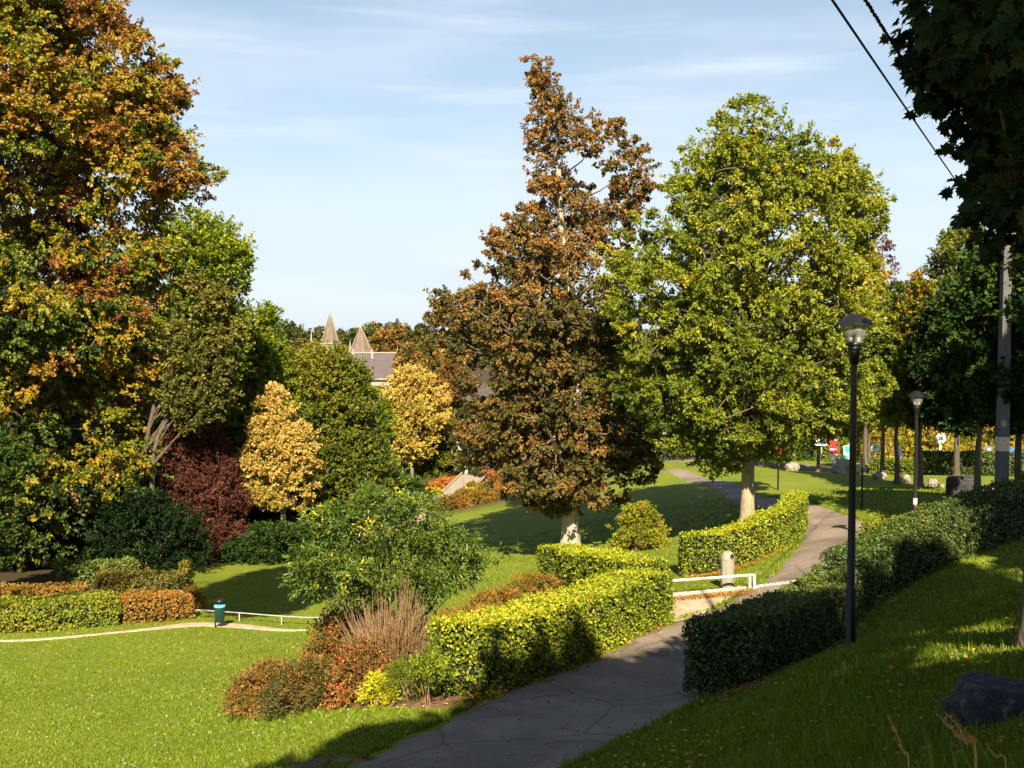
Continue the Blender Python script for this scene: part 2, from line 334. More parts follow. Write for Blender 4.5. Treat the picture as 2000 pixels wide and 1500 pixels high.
def ribbon(name, left, right, mat, off, label, n=120, m=8, rough=0.0):
    L = catmull([(PX(p, d), d) for p, d in left], n); Q = catmull([(PX(p, d), d) for p, d in right], n)
    if rough:
        L = L + rng.normal(0, rough, L.shape); Q = Q + rng.normal(0, rough, Q.shape)
    t = np.linspace(0, 1, m)[None, :, None]
    jl = .07*np.sin(np.arange(n)*.9)+.05*np.sin(np.arange(n)*2.3+1) if name == 'path' else np.zeros(n)
    L[:, 0] += jl; Q[:, 0] += jl[::-1]
    g = L[:, None]*(1-t) + Q[:, None]*t
    z = H(g[..., 0], g[..., 1]) + off
    z[:, 0] -= off + .03; z[:, -1] -= off + .03
    v = np.concatenate([g, z[..., None]], -1).reshape(-1, 3)
    i = (np.arange(n-1)[:, None]*m + np.arange(m-1)[None]).reshape(-1)
    b = MB(); b.add(v, np.stack([i, i+m, i+m+1, i+1], 1), 0.5, True)
    o = tag(b.build(name, mat), label, name.replace('_', ' '), kind='structure')
    return np.concatenate([L, Q[::-1]])
main_L = [(560,12.6),(690,15.5),(860,17.3),(960,18.9),(1100,21.2),(1180,23.2),(1275,25.8),(1350,28),(1475,31.8),(1535,35.5),(1562,39),(1572,43),(1530,46.5),(1440,56),(1385,66),(1310,79),(1270,92)]
main_R = [(1000,11.0),(1120,14.1),(1290,16.4),(1376,18.2),(1432,21.5),(1500,25),(1568,28),(1622,31),(1660,34),(1697,37),(1693,40.5),(1655,44.5),(1565,51.5),(1478,60),(1410,70),(1330,83),(1285,96)]
poly_main = ribbon('path', main_L, main_R, M['asphalt'], .045, 'winding asphalt footpath between the hedges', 200, 10)
poly_sand = ribbon('gravel_area', [(1290,26.2),(1300,28.5),(1305,31.4)], [(1362,28.2),(1420,30.2),(1478,31.6)], M['gravel'], .03, 'sandy gravel clearing in front of the domed bin', 30, 8, .02)
poly_g1 = ribbon('gravel_path', [(-60,39.0),(80,39.2),(240,40.1),(370,41.2),(450,41.0),(540,40.5),(600,40.4)], [(-60,39.35),(80,39.6),(240,40.5),(370,42.6),(460,42.2),(550,41.1),(600,40.6)], M['gravel'], .03, 'pale gravel strip along the front of the left hedges', 80, 6, .01)
poly_g2 = ribbon('gravel_path', [(400,65.3),(520,66.5),(640,67.5),(760,70),(830,76),(860,86)], [(400,67),(520,68.5),(640,70.3),(740,73),(795,79),(835,88)], M['gravel'], .04, 'pale gravel path at the far side of the valley lawn', 80, 6, .01)
poly_road = ribbon('road', [(1270,108),(1400,98),(1600,88),(1800,84),(2100,80)], [(1270,116),(1400,106),(1600,95),(1800,91),(2100,87)], M['asphalt'], .05, 'asphalt road crossing behind the street trees', 60, 6)
ribbon('flower_bed', [(918,82),(968,92),(1022,101)], [(880,88),(918,96),(960,106)], M['soil'], .04, 'brown planting bed beside the stone steps', 30, 5)
ribbon('flower_bed', [(1392,16.9),(1500,20.6),(1590,24),(1650,26)], [(1490,16.0),(1580,18.8),(1640,21.5),(1690,24)], M['soil'], .02, 'bare brown soil along the foot of the dark hedge', 40, 6, .06)
poly_bed = ribbon('flower_bed', [(560,22.5),(700,19.2),(800,18.3),(905,17.8)], [(620,25),(740,22),(840,20),(930,18.7)], M['soil'], .02, 'mulched bed under the rusty shrubs', 40, 6, .04)
ribbon('verge', [(1010,18.9),(1120,20.6),(1200,22.6),(1300,25.6)], [(985,18.55),(1110,20.9),(1190,22.9),(1285,25.9)], M['soil'], .035, 'worn leafy edge between the long hedge and the path', 50, 4, .05)
ribbon('verge', [(560,16.0),(640,16.4),(700,15.6)], [(500,15.2),(600,15.3),(760,15.6)], M['soil'], .03, 'worn earth patches beside the near end of the path', 24, 4, .05)

def inpoly(x, y, poly):
    c = np.zeros(len(x), bool); n = len(poly); j = n-1
    for i in range(n):
        xi, yi = poly[i]; xj, yj = poly[j]
        if yi != yj:
            c ^= ((yi > y) != (yj > y)) & (x < (xj-xi)*(y-yi)/(yj-yi) + xi)
        j = i
    return c
def offgrass(x, y):
    b = inpoly(x, y, poly_main)
    for q in (poly_sand, poly_g1, poly_bed): b |= inpoly(x, y, q)
    return b

# ------------------------------------------------------------------ leaves
RH = np.array([[0,0,0],[.42,.5,.10],[1,0,-.05],[.42,-.5,.10]])
OV = np.array([[0,0,0],[.22,.34,.06],[.6,.42,.04],[1,0,-.12],[.6,-.42,.04],[.22,-.34,.06]])
MAPLE = np.array([[0,0,0],[.05,.18,0],[-.08,.42,0],[.22,.36,0],[.30,.62,-.03],[.46,.36,0],[.66,.40,-.03],[.62,.16,0],[1,0,-.06],
                  [.62,-.16,0],[.66,-.40,-.03],[.46,-.36,0],[.30,-.62,-.03],[.22,-.36,0],[-.08,-.42,0],[.05,-.18,0]])
def leaves(mb, pos, ax, nr, L, ratio, tone, T=RH):
    n = len(pos); ax = unit(ax); sd = unit(np.cross(nr, ax)); nn = np.cross(ax, sd)
    L = np.broadcast_to(L, (n,))[:, None, None]
    v = pos[:, None] + L*(T[None, :, 0:1]*ax[:, None] + ratio*T[None, :, 1:2]*sd[:, None] + T[None, :, 2:3]*nn[:, None])
    k = len(T); f = np.arange(n*k).reshape(n, k)
    mb.add(v.reshape(-1, 3), f, np.repeat(np.clip(tone, 0, 1), k))

def crown(mb, cen, rad, mid, K, Mn, L, ratio, tone, flatz=.6, slen=.45, droop=0., tvar=.08, tleaf=.07, T=RH, up=.7):
    n = len(cen)
    out = unit((cen - mid) * np.array([1, 1, .6]))
    c = np.repeat(cen, K, 0); rr = np.repeat(rad, K); o = np.repeat(out, K, 0)
    d = rnd3(n*K); p = c + d * (rr * rng.random(n*K)**.45)[:, None] * np.array([1, 1, flatz])
    sax = unit(o*.7 + d*.6 + rnd3(n*K)*.5 + np.array([0, 0, .15-droop]))
    st = np.repeat(tone, K) + rng.normal(0, tvar, n*K)
    m = n*K*Mn
    p2 = np.repeat(p, Mn, 0); s2 = np.repeat(sax, Mn, 0); t2 = np.repeat(st, Mn) + rng.normal(0, tleaf, m)
    p2 = p2 + s2*(rng.random(m)*slen*np.repeat(np.clip(rr, .3, 1.5), Mn))[:, None] + rnd3(m)*(L*.55)
    ax = s2 + rnd3(m)*.8 + np.array([0, 0, -droop])
    nr = rnd3(m)*.9 + np.array([0, 0, up]) + np.repeat(o, K*0+Mn, 0)*.55
    leaves(mb, p2, ax, nr, L*rng.uniform(.65, 1.3, m), ratio, t2, T)

def gapn(p, s, ph):
    return np.sin(p[:,0]*s+ph)+np.sin(p[:,1]*s*.9+ph*2)+np.sin(p[:,2]*s*1.15+ph*3)+.6*np.sin(p[:,0]*s*2.1+p[:,2]*s*1.7+ph)

def tree(name, label, px, d, rows, leaf, n=200, cr=1.1, K=16, Mn=10, L=.2, ratio=.8, trunk=.3, bark='bark', tone=(.5,.14), tz=0., depth=.9,
         gap=-9., flatz=.6, droop=0., nl=28, tdir=None, group=None, cat='tree', T=RH, lean=0., bias=.42, slen=.45, base=None, cz=None, top=None, up=.7, tlump=.06, world=False, tvar=.08, openings=False, wob=1.0):
    """rows: (y_px, x_left, x_right) of the crown seen at distance d"""
    if base is None: base = G(px, d)
    base = np.asarray(base, float)
    if world: rw = np.array([(z, a, b) for z, a, b in rows])
    else: rw = np.array([(P(px, y, d)[2], PX(a, d, y), PX(b, d, y)) for y, a, b in rows])
    rw = rw[np.argsort(rw[:, 0])]
    z0, z1 = rw[0, 0], rw[-1, 0]
    zz = np.linspace(z0, z1, 80); wd = np.interp(zz, rw[:, 0], rw[:, 2]-rw[:, 1])
    pr = (wd*wd + .3*wd.max()*wd + .05*wd.max()**2); pr /= pr.sum()
    N0 = int(n*1.45)
    z = rng.choice(zz, N0, p=pr) + rng.normal(0, (z1-z0)/160, N0)
    xl = np.interp(z, rw[:, 0], rw[:, 1]); xr = np.interp(z, rw[:, 0], rw[:, 2])
    r = rng.random(N0)**bias; th = rng.random(N0)*2*math.pi
    rc = cr*rng.uniform(.55, 1.25, N0); hw = np.maximum((xr-xl)/2*(1 + wob*.13*np.sin(3*th+z*1.1+d) + wob*.12*np.sin(z*2.0/max(cr,.5)+2*th+px)), .1); rc = np.minimum(rc, hw*.55+.15)
    hi = np.maximum(hw - rc*.45, .05)
    cen = np.stack([(xl+xr)/2 + hi*r*np.cos(th), base[1] + hi*depth*r*np.sin(th), z], 1)
    keep = gapn(cen, .9/cr*.8, px*.01+d) > gap
    if openings: keep &= lightgap(cen, rc)
    cen, rc, r = cen[keep], rc[keep], r[keep]
    # thin wisps that break the outline
    kw = rng.choice(len(cen), len(cen)//4, replace=False); zw = cen[kw, 2] + rng.normal(0, .3, len(kw))
    a_, b_ = np.interp(zw, rw[:, 0], rw[:, 1]), np.interp(zw, rw[:, 0], rw[:, 2]); tw = rng.random(len(kw))*2*math.pi; q_ = rng.uniform(.85, 1.0, len(kw))
    hw_ = (b_-a_)/2; cen = np.vstack([cen, np.stack([(a_+b_)/2 + hw_*q_*np.cos(tw), base[1] + hw_*depth*q_*np.sin(tw), zw], 1)])
    rc = np.r_[rc, np.full(len(kw), cr*.38)]
    if openings:
        kk = lightgap(cen, rc); cen, rc = cen[kk], rc[kk]
    zt = (cen[:, 2]-z0)/(z1-z0)
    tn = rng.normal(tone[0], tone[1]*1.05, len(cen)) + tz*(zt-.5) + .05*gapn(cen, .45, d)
    mid = np.stack([np.interp(cen[:, 2], rw[:, 0], (rw[:, 1]+rw[:, 2])/2), np.full(len(cen), base[1]), cen[:, 2]-cr*1.5], 1)
    root = empty(name, base, label, cat, group)
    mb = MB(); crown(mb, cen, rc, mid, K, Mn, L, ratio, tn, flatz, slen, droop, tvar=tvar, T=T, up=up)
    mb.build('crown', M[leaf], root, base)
    # trunk and limbs
    tb = MB(); tz1 = z1 - (z1-z0)*.06
    xtop = np.interp(tz1, rw[:, 0], (rw[:, 1]+rw[:, 2])/2)
    hs = np.array([-.15, .0, .04, .12, .25, .45, .65, .85, 1.0]); 
    kf = smoothstep((hs-.62)/.38) if (openings and abs(xtop-base[0]) > 3) else smoothstep(hs)**1.5
    tp = np.stack([base[0] + (xtop-base[0])*kf + np.r_[0,0,0,0,rng.normal(0, trunk*.5, 4),0], np.full(9, base[1]) + np.r_[0,0,0,0,rng.normal(0, trunk*.5, 4),0], base[2] + (tz1-base[2])*hs], 1)
    tp = catmull(tp, 26); th_ = np.linspace(-.15, 1, 26)
    trad = trunk*np.clip(1.0 - .9*np.clip(th_, 0, 1), .06, 1) + trunk*.5*np.exp(-np.clip(th_, 0, 1)*30)
    tube(tb, tp, trad, 12, lump=tlump)
    if bark in ('bark_pale', 'bark_ash'): tb.build('trunk', M[bark], root, base); tb = MB(); bark = 'limb'
    if nl and len(cen):
        ln = min(nl, len(cen)); pick = rng.choice(len(cen), ln, replace=False); nodes = []
        for q in pick:
            e = cen[q]; hd = math.hypot(e[0]-base[0], e[1]-base[1])
            zs = np.clip(e[2]-hd*rng.uniform(.5, 1.0), base[2]+(z0-base[2])*(1.2 if bark == 'limb' else .75), tz1-.3)
            hh = (zs-base[2])/(tz1-base[2]); s = np.array([np.interp(zs, tp[:, 2], tp[:, k]) for k in range(3)])
            r0 = max(.02, trunk*(1-.9*hh)*.42)
            mpt = s*.5+e*.5 + np.array([0, 0, .08*hd]) + rng.normal(0, .06*hd+.02, 3)
            pts = catmull([s, mpt, e], 8); tube(tb, pts, np.linspace(r0, r0*.22, 8), 5); nodes.append(pts[3:])
        nodes = np.concatenate(nodes)
        rest = rng.permutation(len(cen))[:min(len(cen), nl*6)]
        for q in rest:
            e = cen[q]; k = np.argmin(((nodes-e)**2).sum(1)); s = nodes[k]; dd = np.linalg.norm(e-s)
            if dd < .25 or dd > cr*3.5: continue
            tube(tb, [s, (s+e)/2 + rng.normal(0, .1*dd, 3), e], [trunk*.07+.012, trunk*.045+.009, .008], 4)
    if tb.n: tb.build('limbs' if bark == 'limb' else 'trunk', M[bark], root, base)
    return root

# ------------------------------------------------------------------ the big trees
tree('lime_tree', 'huge tree turning orange and yellow that fills the left edge of the view', 95, 60,
     [(-260,-180,140),(-120,-300,190),(0,-380,215),(60,-400,275),(130,-400,345),(200,-400,350),(260,-400,362),(330,-400,385),(375,-400,395),(420,-400,345),(500,-400,345),(600,-400,345),(700,-400,318),(780,-380,305),(860,-360,325),(940,-330,322),(975,-300,255),(1030,-260,222),(1075,-150,205),(1105,40,180)],
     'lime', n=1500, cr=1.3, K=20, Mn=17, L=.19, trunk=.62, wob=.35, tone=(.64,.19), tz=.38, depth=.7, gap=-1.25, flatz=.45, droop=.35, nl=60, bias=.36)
tree('copper_beech', 'tall copper leaved beech with pale grey trunk beside the lawn', 1115, 52,
     [(122,1020,1085),(145,1020,1125),(190,1048,1165),(230,1035,1215),(290,1035,1262),(350,1030,1285),(400,1018,1250),(450,945,1245),(500,925,1230),(545,900,1225),(575,845,1225),(620,830,1235),(700,868,1245),(780,885,1250),(850,900,1275),(900,920,1290),(940,945,1285),(968,985,1230),(998,1070,1180)],
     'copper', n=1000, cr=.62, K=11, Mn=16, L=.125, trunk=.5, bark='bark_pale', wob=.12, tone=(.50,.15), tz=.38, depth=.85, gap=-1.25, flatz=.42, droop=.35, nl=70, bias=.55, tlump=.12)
tree('ash_tree', 'large yellow green ash tree with sunlit trunk right of the copper beech', 1460, 46,
     [(196,1465,1515),(215,1400,1570),(245,1370,1605),(300,1330,1650),(350,1305,1690),(395,1290,1720),(440,1210,1728),(500,1190,1690),(560,1180,1680),(620,1190,1700),(700,1205,1725),(780,1220,1728),(830,1245,1690),(868,1285,1580),(900,1325,1480),(925,1345,1420)],
     'ash', n=1250, cr=.64, K=11, Mn=16, L=.14, ratio=.6, trunk=.36, bark='bark_ash', wob=.4, tone=(.50,.14), tz=.25, depth=.85, gap=-.95, flatz=.45, droop=.15, nl=70, bias=.52)

# background trees, left to right
bg = [
 ('broadleaf_tree','dark tree far behind the orange tree at the left edge', 60, 100, [(560,-20,120),(650,-60,180),(780,-80,200),(960,-80,200),(1050,-60,190)], 'dark', 200, 1.6, 'bark', .5),
 ('broadleaf_tree','dark tree far behind the right side of the orange tree', 245, 98, [(560,200,290),(650,150,330),(780,140,350),(960,140,350),(1040,150,340)], 'dark', 220, 1.5, 'bark', .5),
 ('broadleaf_tree','dark green tree behind the dull olive tree', 370, 96, [(620,320,420),(720,300,450),(850,290,460),(980,300,460),(1030,300,450)], 'dark', 200, 1.4, 'bark', .6),
 ('broadleaf_tree','green tree behind the golden tree', 545, 82, [(690,515,580),(740,490,610),(850,470,640),(960,470,640),(1010,480,630)], 'mid', 210, 1.3, 'bark', .4),
 ('broadleaf_tree','bright green tree rising just right of the orange tree', 262, 60, [(425,350,415),(450,340,455),(500,335,480),(540,335,478),(600,340,466),(700,340,458),(800,350,440)], 'green', 150, 1.2, 'bark', .55),
 ('willow_tree','dull olive tree with bare grey boughs below the bright green crown', 285, 59, [(545,360,430),(580,340,460),(650,325,458),(720,320,450),(790,325,440),(840,350,420)], 'olive', 170, .95, 'bark_grey', .5),
 ('broadleaf_tree','yellow green tree left of the church spires', 440, 70, [(592,470,515),(620,450,532),(680,435,550),(760,430,560),(850,430,560),(940,440,560)], 'green', 220, 1.2, 'bark', .62),
 ('broadleaf_tree','dark green tree behind the purple bush', 440, 77, [(690,400,470),(760,370,500),(860,350,520),(960,350,520),(1010,360,510)], 'dark', 160, 1.3, 'bark', .5),
 ('broadleaf_tree','tall olive and green tree just below the church spires', 640, 72, [(683,600,665),(712,575,700),(750,560,712),(820,555,740),(900,560,760),(960,580,760),(985,600,740)], 'mid', 330, 1.1, 'bark', .62),
 ('broadleaf_tree','green tree between the golden tree and the ochre tree', 705, 76, [(755,690,730),(790,660,750),(850,640,765),(920,635,770),(975,650,765)], 'green', 170, 1.1, 'bark', .42),
 ('golden_tree','pointed golden leaved tree at the edge of the valley lawn', 553, 63, [(752,528,545),(785,505,560),(820,492,580),(850,490,608),(890,487,622),(930,487,628),(960,497,620),(990,512,600)], 'gold', 230, .6, 'bark_grey', .6),
 ('ochre_tree','broad ochre yellow tree in front of the church roof', 805, 108, [(722,785,830),(745,752,865),(780,738,880),(830,735,875),(870,740,850),(895,760,830)], 'ochre', 170, 1.0, 'bark_grey', .6),
 ('thin_tree','pinkish brown thinning tree right of the ochre tree', 890, 112, [(700,870,905),(740,850,930),(800,850,935),(860,850,930)], 'redbrown', 90, 1.1, 'bark_grey', .45),
 ('broadleaf_tree','green tree behind the head of the stone steps', 845, 112, [(850,825,860),(880,790,900),(915,780,910),(935,790,900)], 'mid', 110, 1.0, 'bark', .6),
 ('broadleaf_tree','brown green tree partly hidden left of the copper beech', 950, 102, [(790,900,990),(830,890,1030),(880,890,1050),(920,910,1060)], 'copper', 170, 1.0, 'bark', .35),
 ('broadleaf_tree','dark tree standing behind the copper beech crown', 1120, 104, [(690,1080,1160),(740,1030,1220),(800,1010,1240),(870,1010,1240),(900,1030,1230)], 'mid', 200, 1.2, 'bark', .45),
 ('broadleaf_tree','dark green tree behind the gap between beech and ash', 1270, 108, [(640,1240,1300),(700,1200,1340),(780,1190,1360),(850,1200,1360),(890,1220,1340)], 'mid', 200, 1.2, 'bark', .45),
 ('broadleaf_tree','dark tree behind the left half of the ash crown', 1370, 112, [(700,1330,1400),(760,1310,1430),(820,1300,1430),(868,1310,1420)], 'dark', 130, 1.2, 'bark', .6),
 ('broadleaf_tree','green tree behind the right half of the ash crown', 1560, 106, [(640,1520,1620),(700,1480,1670),(780,1470,1690),(850,1480,1680),(880,1500,1660)], 'mid', 220, 1.2, 'bark', .5),
 ('poplar_tree','slim yellow poplar pointing up right of the ash crown', 1688, 98, [(478,1675,1705),(520,1655,1725),(570,1640,1740),(640,1632,1748),(720,1635,1745),(800,1645,1740)], 'ash', 210, .95, 'bark', .78),
]
for nm, lb, px, d, rows, lf, n, cr, bk, tn in bg:
    tree(nm, lb, px, d, rows, lf, n=int(n*1.1), cr=cr, K=13, Mn=13, L=.135 if lf == 'gold' else (.19 if d > 75 else .16), trunk=.24, bark='bark' if d < 60 else bk, tone=(tn,.15), tz=.34 if lf == 'gold' else .2, gap=-.9 if lf in ('gold', 'ochre') else -1.35, wob=1.5 if lf in ('gold', 'ochre') else 1.0, nl=22,
         depth=.7, flatz=.6, bias=.4, droop=.1, cat='tree')
# half-bare purple tree
tree('bare_tree', 'half bare reddish tree behind the yellow poplar', 1735, 104, [(448,1715,1730),(480,1700,1750),(520,1700,1765),(570,1705,1765),(650,1710,1765)], 'purple', n=46, cr=.6, K=5, Mn=6, L=.2, trunk=.2, bark='twig', nl=40, depth=.7)
# purple bush, evergreen at the left edge
tree('smoke_bush', 'dark purple bush in the shade left of the golden tree', 385, 62, [(822,350,395),(850,330,430),(900,322,465),(950,318,480),(1000,322,478),(1050,330,470),(1090,345,455)], 'purple', n=380, cr=.6, K=13, Mn=9, L=.12, ratio=.5, trunk=.12, bark='twig', nl=40, depth=.8, cat='bush', gap=-1.5)
tree('yew_bush', 'dark evergreen bush at the left edge under the orange tree', -40, 46, [(850,-90,15),(880,-120,38),(940,-120,45),(1000,-120,35),(1060,-120,20),(1120,-120,0)], 'dark', n=170, cr=.6, K=13, Mn=9, L=.13, trunk=.15, nl=8, depth=.9, cat='bush', tone=(.75,.12))
tree('laurel_bush', 'dark shaded bush under the hanging boughs of the orange tree', 150, 66, [(930,60,260),(1000,20,300),(1060,0,310),(1105,10,300)], 'dark', n=150, cr=.9, K=13, Mn=9, L=.17, trunk=.15, nl=8, depth=.6, cat='bush', tone=(.15,.10))

# street trees on the right
grp = 'street trees along the road on the right'
st = [
 ('street tree with orange tinged crown beside the near lamp head', 1722, 66, 950, [(590,1705,1740),(620,1690,1770),(700,1690,1775),(780,1695,1775),(835,1705,1760)], 'mid', .75, 110, .75),
 ('slim street tree left of the distant lamp, clean dark trunk', 1751, 62, 945, [(560,1740,1775),(600,1720,1800),(700,1715,1805),(790,1725,1800),(835,1735,1780)], 'mid', .42, 130, .75),
 ('street tree directly behind the distant lamp', 1797, 56, 945, [(556,1785,1820),(600,1765,1840),(700,1760,1850),(790,1770,1840),(830,1780,1820)], 'lime', .36, 140, .75),
 ('tallest round street tree rising above its row at right', 1868, 72, 935, [(438,1860,1905),(470,1835,1945),(530,1820,1975),(600,1815,1985),(700,1820,1985),(800,1830,1975)], 'mid', .55, 260, 1.0),
 ('street tree in deep shade right of the distant lamp', 1866, 52, 960, [(560,1845,1900),(610,1815,1930),(700,1805,1935),(790,1815,1925),(840,1840,1900)], 'dark', .5, 200, .8),  # dark leaf on this and the next two puts deep shade into the colour
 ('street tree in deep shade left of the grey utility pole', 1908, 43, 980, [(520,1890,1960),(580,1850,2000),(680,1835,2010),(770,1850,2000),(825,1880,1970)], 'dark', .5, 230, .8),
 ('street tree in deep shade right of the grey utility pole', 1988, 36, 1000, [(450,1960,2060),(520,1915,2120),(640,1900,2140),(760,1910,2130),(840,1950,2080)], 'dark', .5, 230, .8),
]
for lb, px, d, py, rows, lf, tn, n, cr in st:
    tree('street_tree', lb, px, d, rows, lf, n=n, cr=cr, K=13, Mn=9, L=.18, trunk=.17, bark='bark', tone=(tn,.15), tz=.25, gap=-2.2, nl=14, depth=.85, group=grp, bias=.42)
# trunks of further roadside trees seen under the ash
for px, d, lb in ((1488,92,'roadside tree with sunlit trunk just right of the ash trunk'),(1543,88,'slender roadside tree with orange lit trunk'),(1597,84,'dark roadside tree left of the no entry sign'),(1637,80,'dark roadside tree between the no entry sign and the green panel'),(1697,78,'thin roadside tree right of the black lamp post')):
    tree('street_tree', lb, px, d, [(690,px-20,px+20),(730,px-45,px+45),(790,px-50,px+50),(835,px-30,px+30)], 'mid', n=70, cr=.9, K=12, Mn=8, L=.2, trunk=.24 if px < 1500 else .17, bark='bark_ash' if px < 1560 else 'bark', tone=(.5,.15), nl=10, group=grp)

# near maple whose boughs hang into the top right corner
base = np.array([5.38, 11.0, float(H([5.38],[11.0])[0])])
root = empty('maple_tree', base, 'near maple in shadow with lobed leaves at the right edge', 'tree')
def PZ(y, d=11): return P(1990, y, d)[2]
nc = 600
t_ = rng.random(nc); zc = PZ(430) + (3.7 - PZ(430))*t_**1.2
yc = 11 + rng.normal(0, 1.5, nc)
edge_y = [0, 60, 120, 200, 290, 340, 400, 450]; edge_x = [1745, 1795, 1825, 1862, 1868, 1822, 1872, 1905]
pyv = np.array([750 - F*(z/y*cp+sp)/(cp-(z/y)*sp) for z, y in zip(zc, yc)])
el = np.interp(pyv, edge_y, edge_x)
xl = (el-1000)/F*yc*1.0 + .40
xc = xl + rng.random(nc)**1.15*4.6
zc = np.minimum(zc, 2.9 + np.clip(xc-7, 0, 3)*1.3 - rng.random(nc)*.5); cen = np.stack([xc, yc, zc], 1)
mb = MB(); crown(mb, cen, rng.uniform(.25,.48,nc), np.array([6.2, 11, 2.0]), 12, 6, .125, 1.0, rng.normal(.45,.15,nc), .7, .45, .35, T=MAPLE, tleaf=.18)
mb.build('crown', M['maple'], root, base)
tb = MB(); tp = catmull([base+[0,0,-.3], base+[0.02,0,1.2], base+[-.06,0,3.0], base+[.1,0,5.2], base+[.6,.2,8.5], base+[.9,.2,11.5]], 30)
tube(tb, tp, np.linspace(.2,.05,30)+.08*np.exp(-np.linspace(0,12,30)), 14, lump=.1)
for q in rng.choice(nc, 60, replace=False):
    e = cen[q]; zs = np.clip(e[2]-.6*np.hypot(*(e-base)[:2]), base[2]+2.5, 8); s = np.array([np.interp(zs, tp[:,2], tp[:,k]) for k in range(3)])
    tube(tb, catmull([s, (s+e)/2+[0,0,.25], e], 7), np.linspace(.045,.008,7), 5)
tb.build('trunk', M['bark'], root, base)

# trees standing round and behind the viewpoint: they throw the foreground shade
SUN_EL, SUN_AZ = 37.0, 178.0     # azimuth clockwise from +Y (view direction)
LIT = [P(*q) for q in ((1950,1225,12.6),(1900,1245,12.6),(1850,1262,13),(1990,1215,12.5),(1960,1290,11.3),(1900,1300,11.6),(1720,1240,15.4),(1690,1345,13),(1800,1350,11.8),(1540,1375,15.5),(1310,1252,24.2),(1250,1262,23.5),(1200,1290,22.5))]
RAD = [.4,.4,.35,.4,.35,.3,.25,.15,.2,.12,.3,.3,.25]
SDIR = np.array([math.sin(R(SUN_AZ))*math.cos(R(SUN_EL)), math.cos(R(SUN_AZ))*math.cos(R(SUN_EL)), math.sin(R(SUN_EL))])
def lightgap(cen, rc):
    k = np.ones(len(cen), bool)
    for g_, r_ in zip(LIT, RAD):
        v = cen - g_; k &= np.linalg.norm(v - (v@SDIR)[:, None]*SDIR, axis=1) > r_ + rc*.55
    return k
def shade_tree(label, x, y, z0, z1, r, n, tx=None, cr=.7):
    tx = x if tx is None else tx
    b = np.array([tx, y, float(H([tx],[y])[0])])
    rows = [(z0, x-r*.45, x+r*.45), (z0+(z1-z0)*.25, x-r*.95, x+r*.95), (z0+(z1-z0)*.55, x-r, x+r), (z0+(z1-z0)*.85, x-r*.6, x+r*.6), (z1, x-r*.2, x+r*.2)]
    tree('street_tree', label, 1000+x*100, y, rows, 'mid', n=int(n*1.7), cr=cr, K=9, Mn=8, L=.26, trunk=.28, nl=14, base=b, world=True, depth=1.0, gap=-2.4, group='trees behind the viewpoint', openings=True)
SHADE = [(-.6,-4,2.6,9.3,3.0,170,None),(3.8,-3.2,2.8,13.0,3.9,280,None),(8.2,-2.4,2.6,13.4,3.8,280,None),(13.0,1,2.8,15.6,4.5,300,None),(19,0,2.5,13.5,4.6,200,None),(18.2,18,1.0,13,4.3,220,None),(-10.0,21,7.2,15.6,3.3,190,-20.0)]
SL = ['third tree behind the viewpoint shading the grass bank','tree behind the viewpoint shading the near grass','second tree behind the viewpoint shading the near footpath','tall tree behind the viewpoint shading the footpath','tree behind and right of the viewpoint shading the dark hedge','tree beyond the right edge shading the far end of the dark hedge','tree beyond the right edge shading the shaded street trees','tree beyond the left edge shading the valley lawn']
for s, l in zip(SHADE, SL): shade_tree(l, *s)

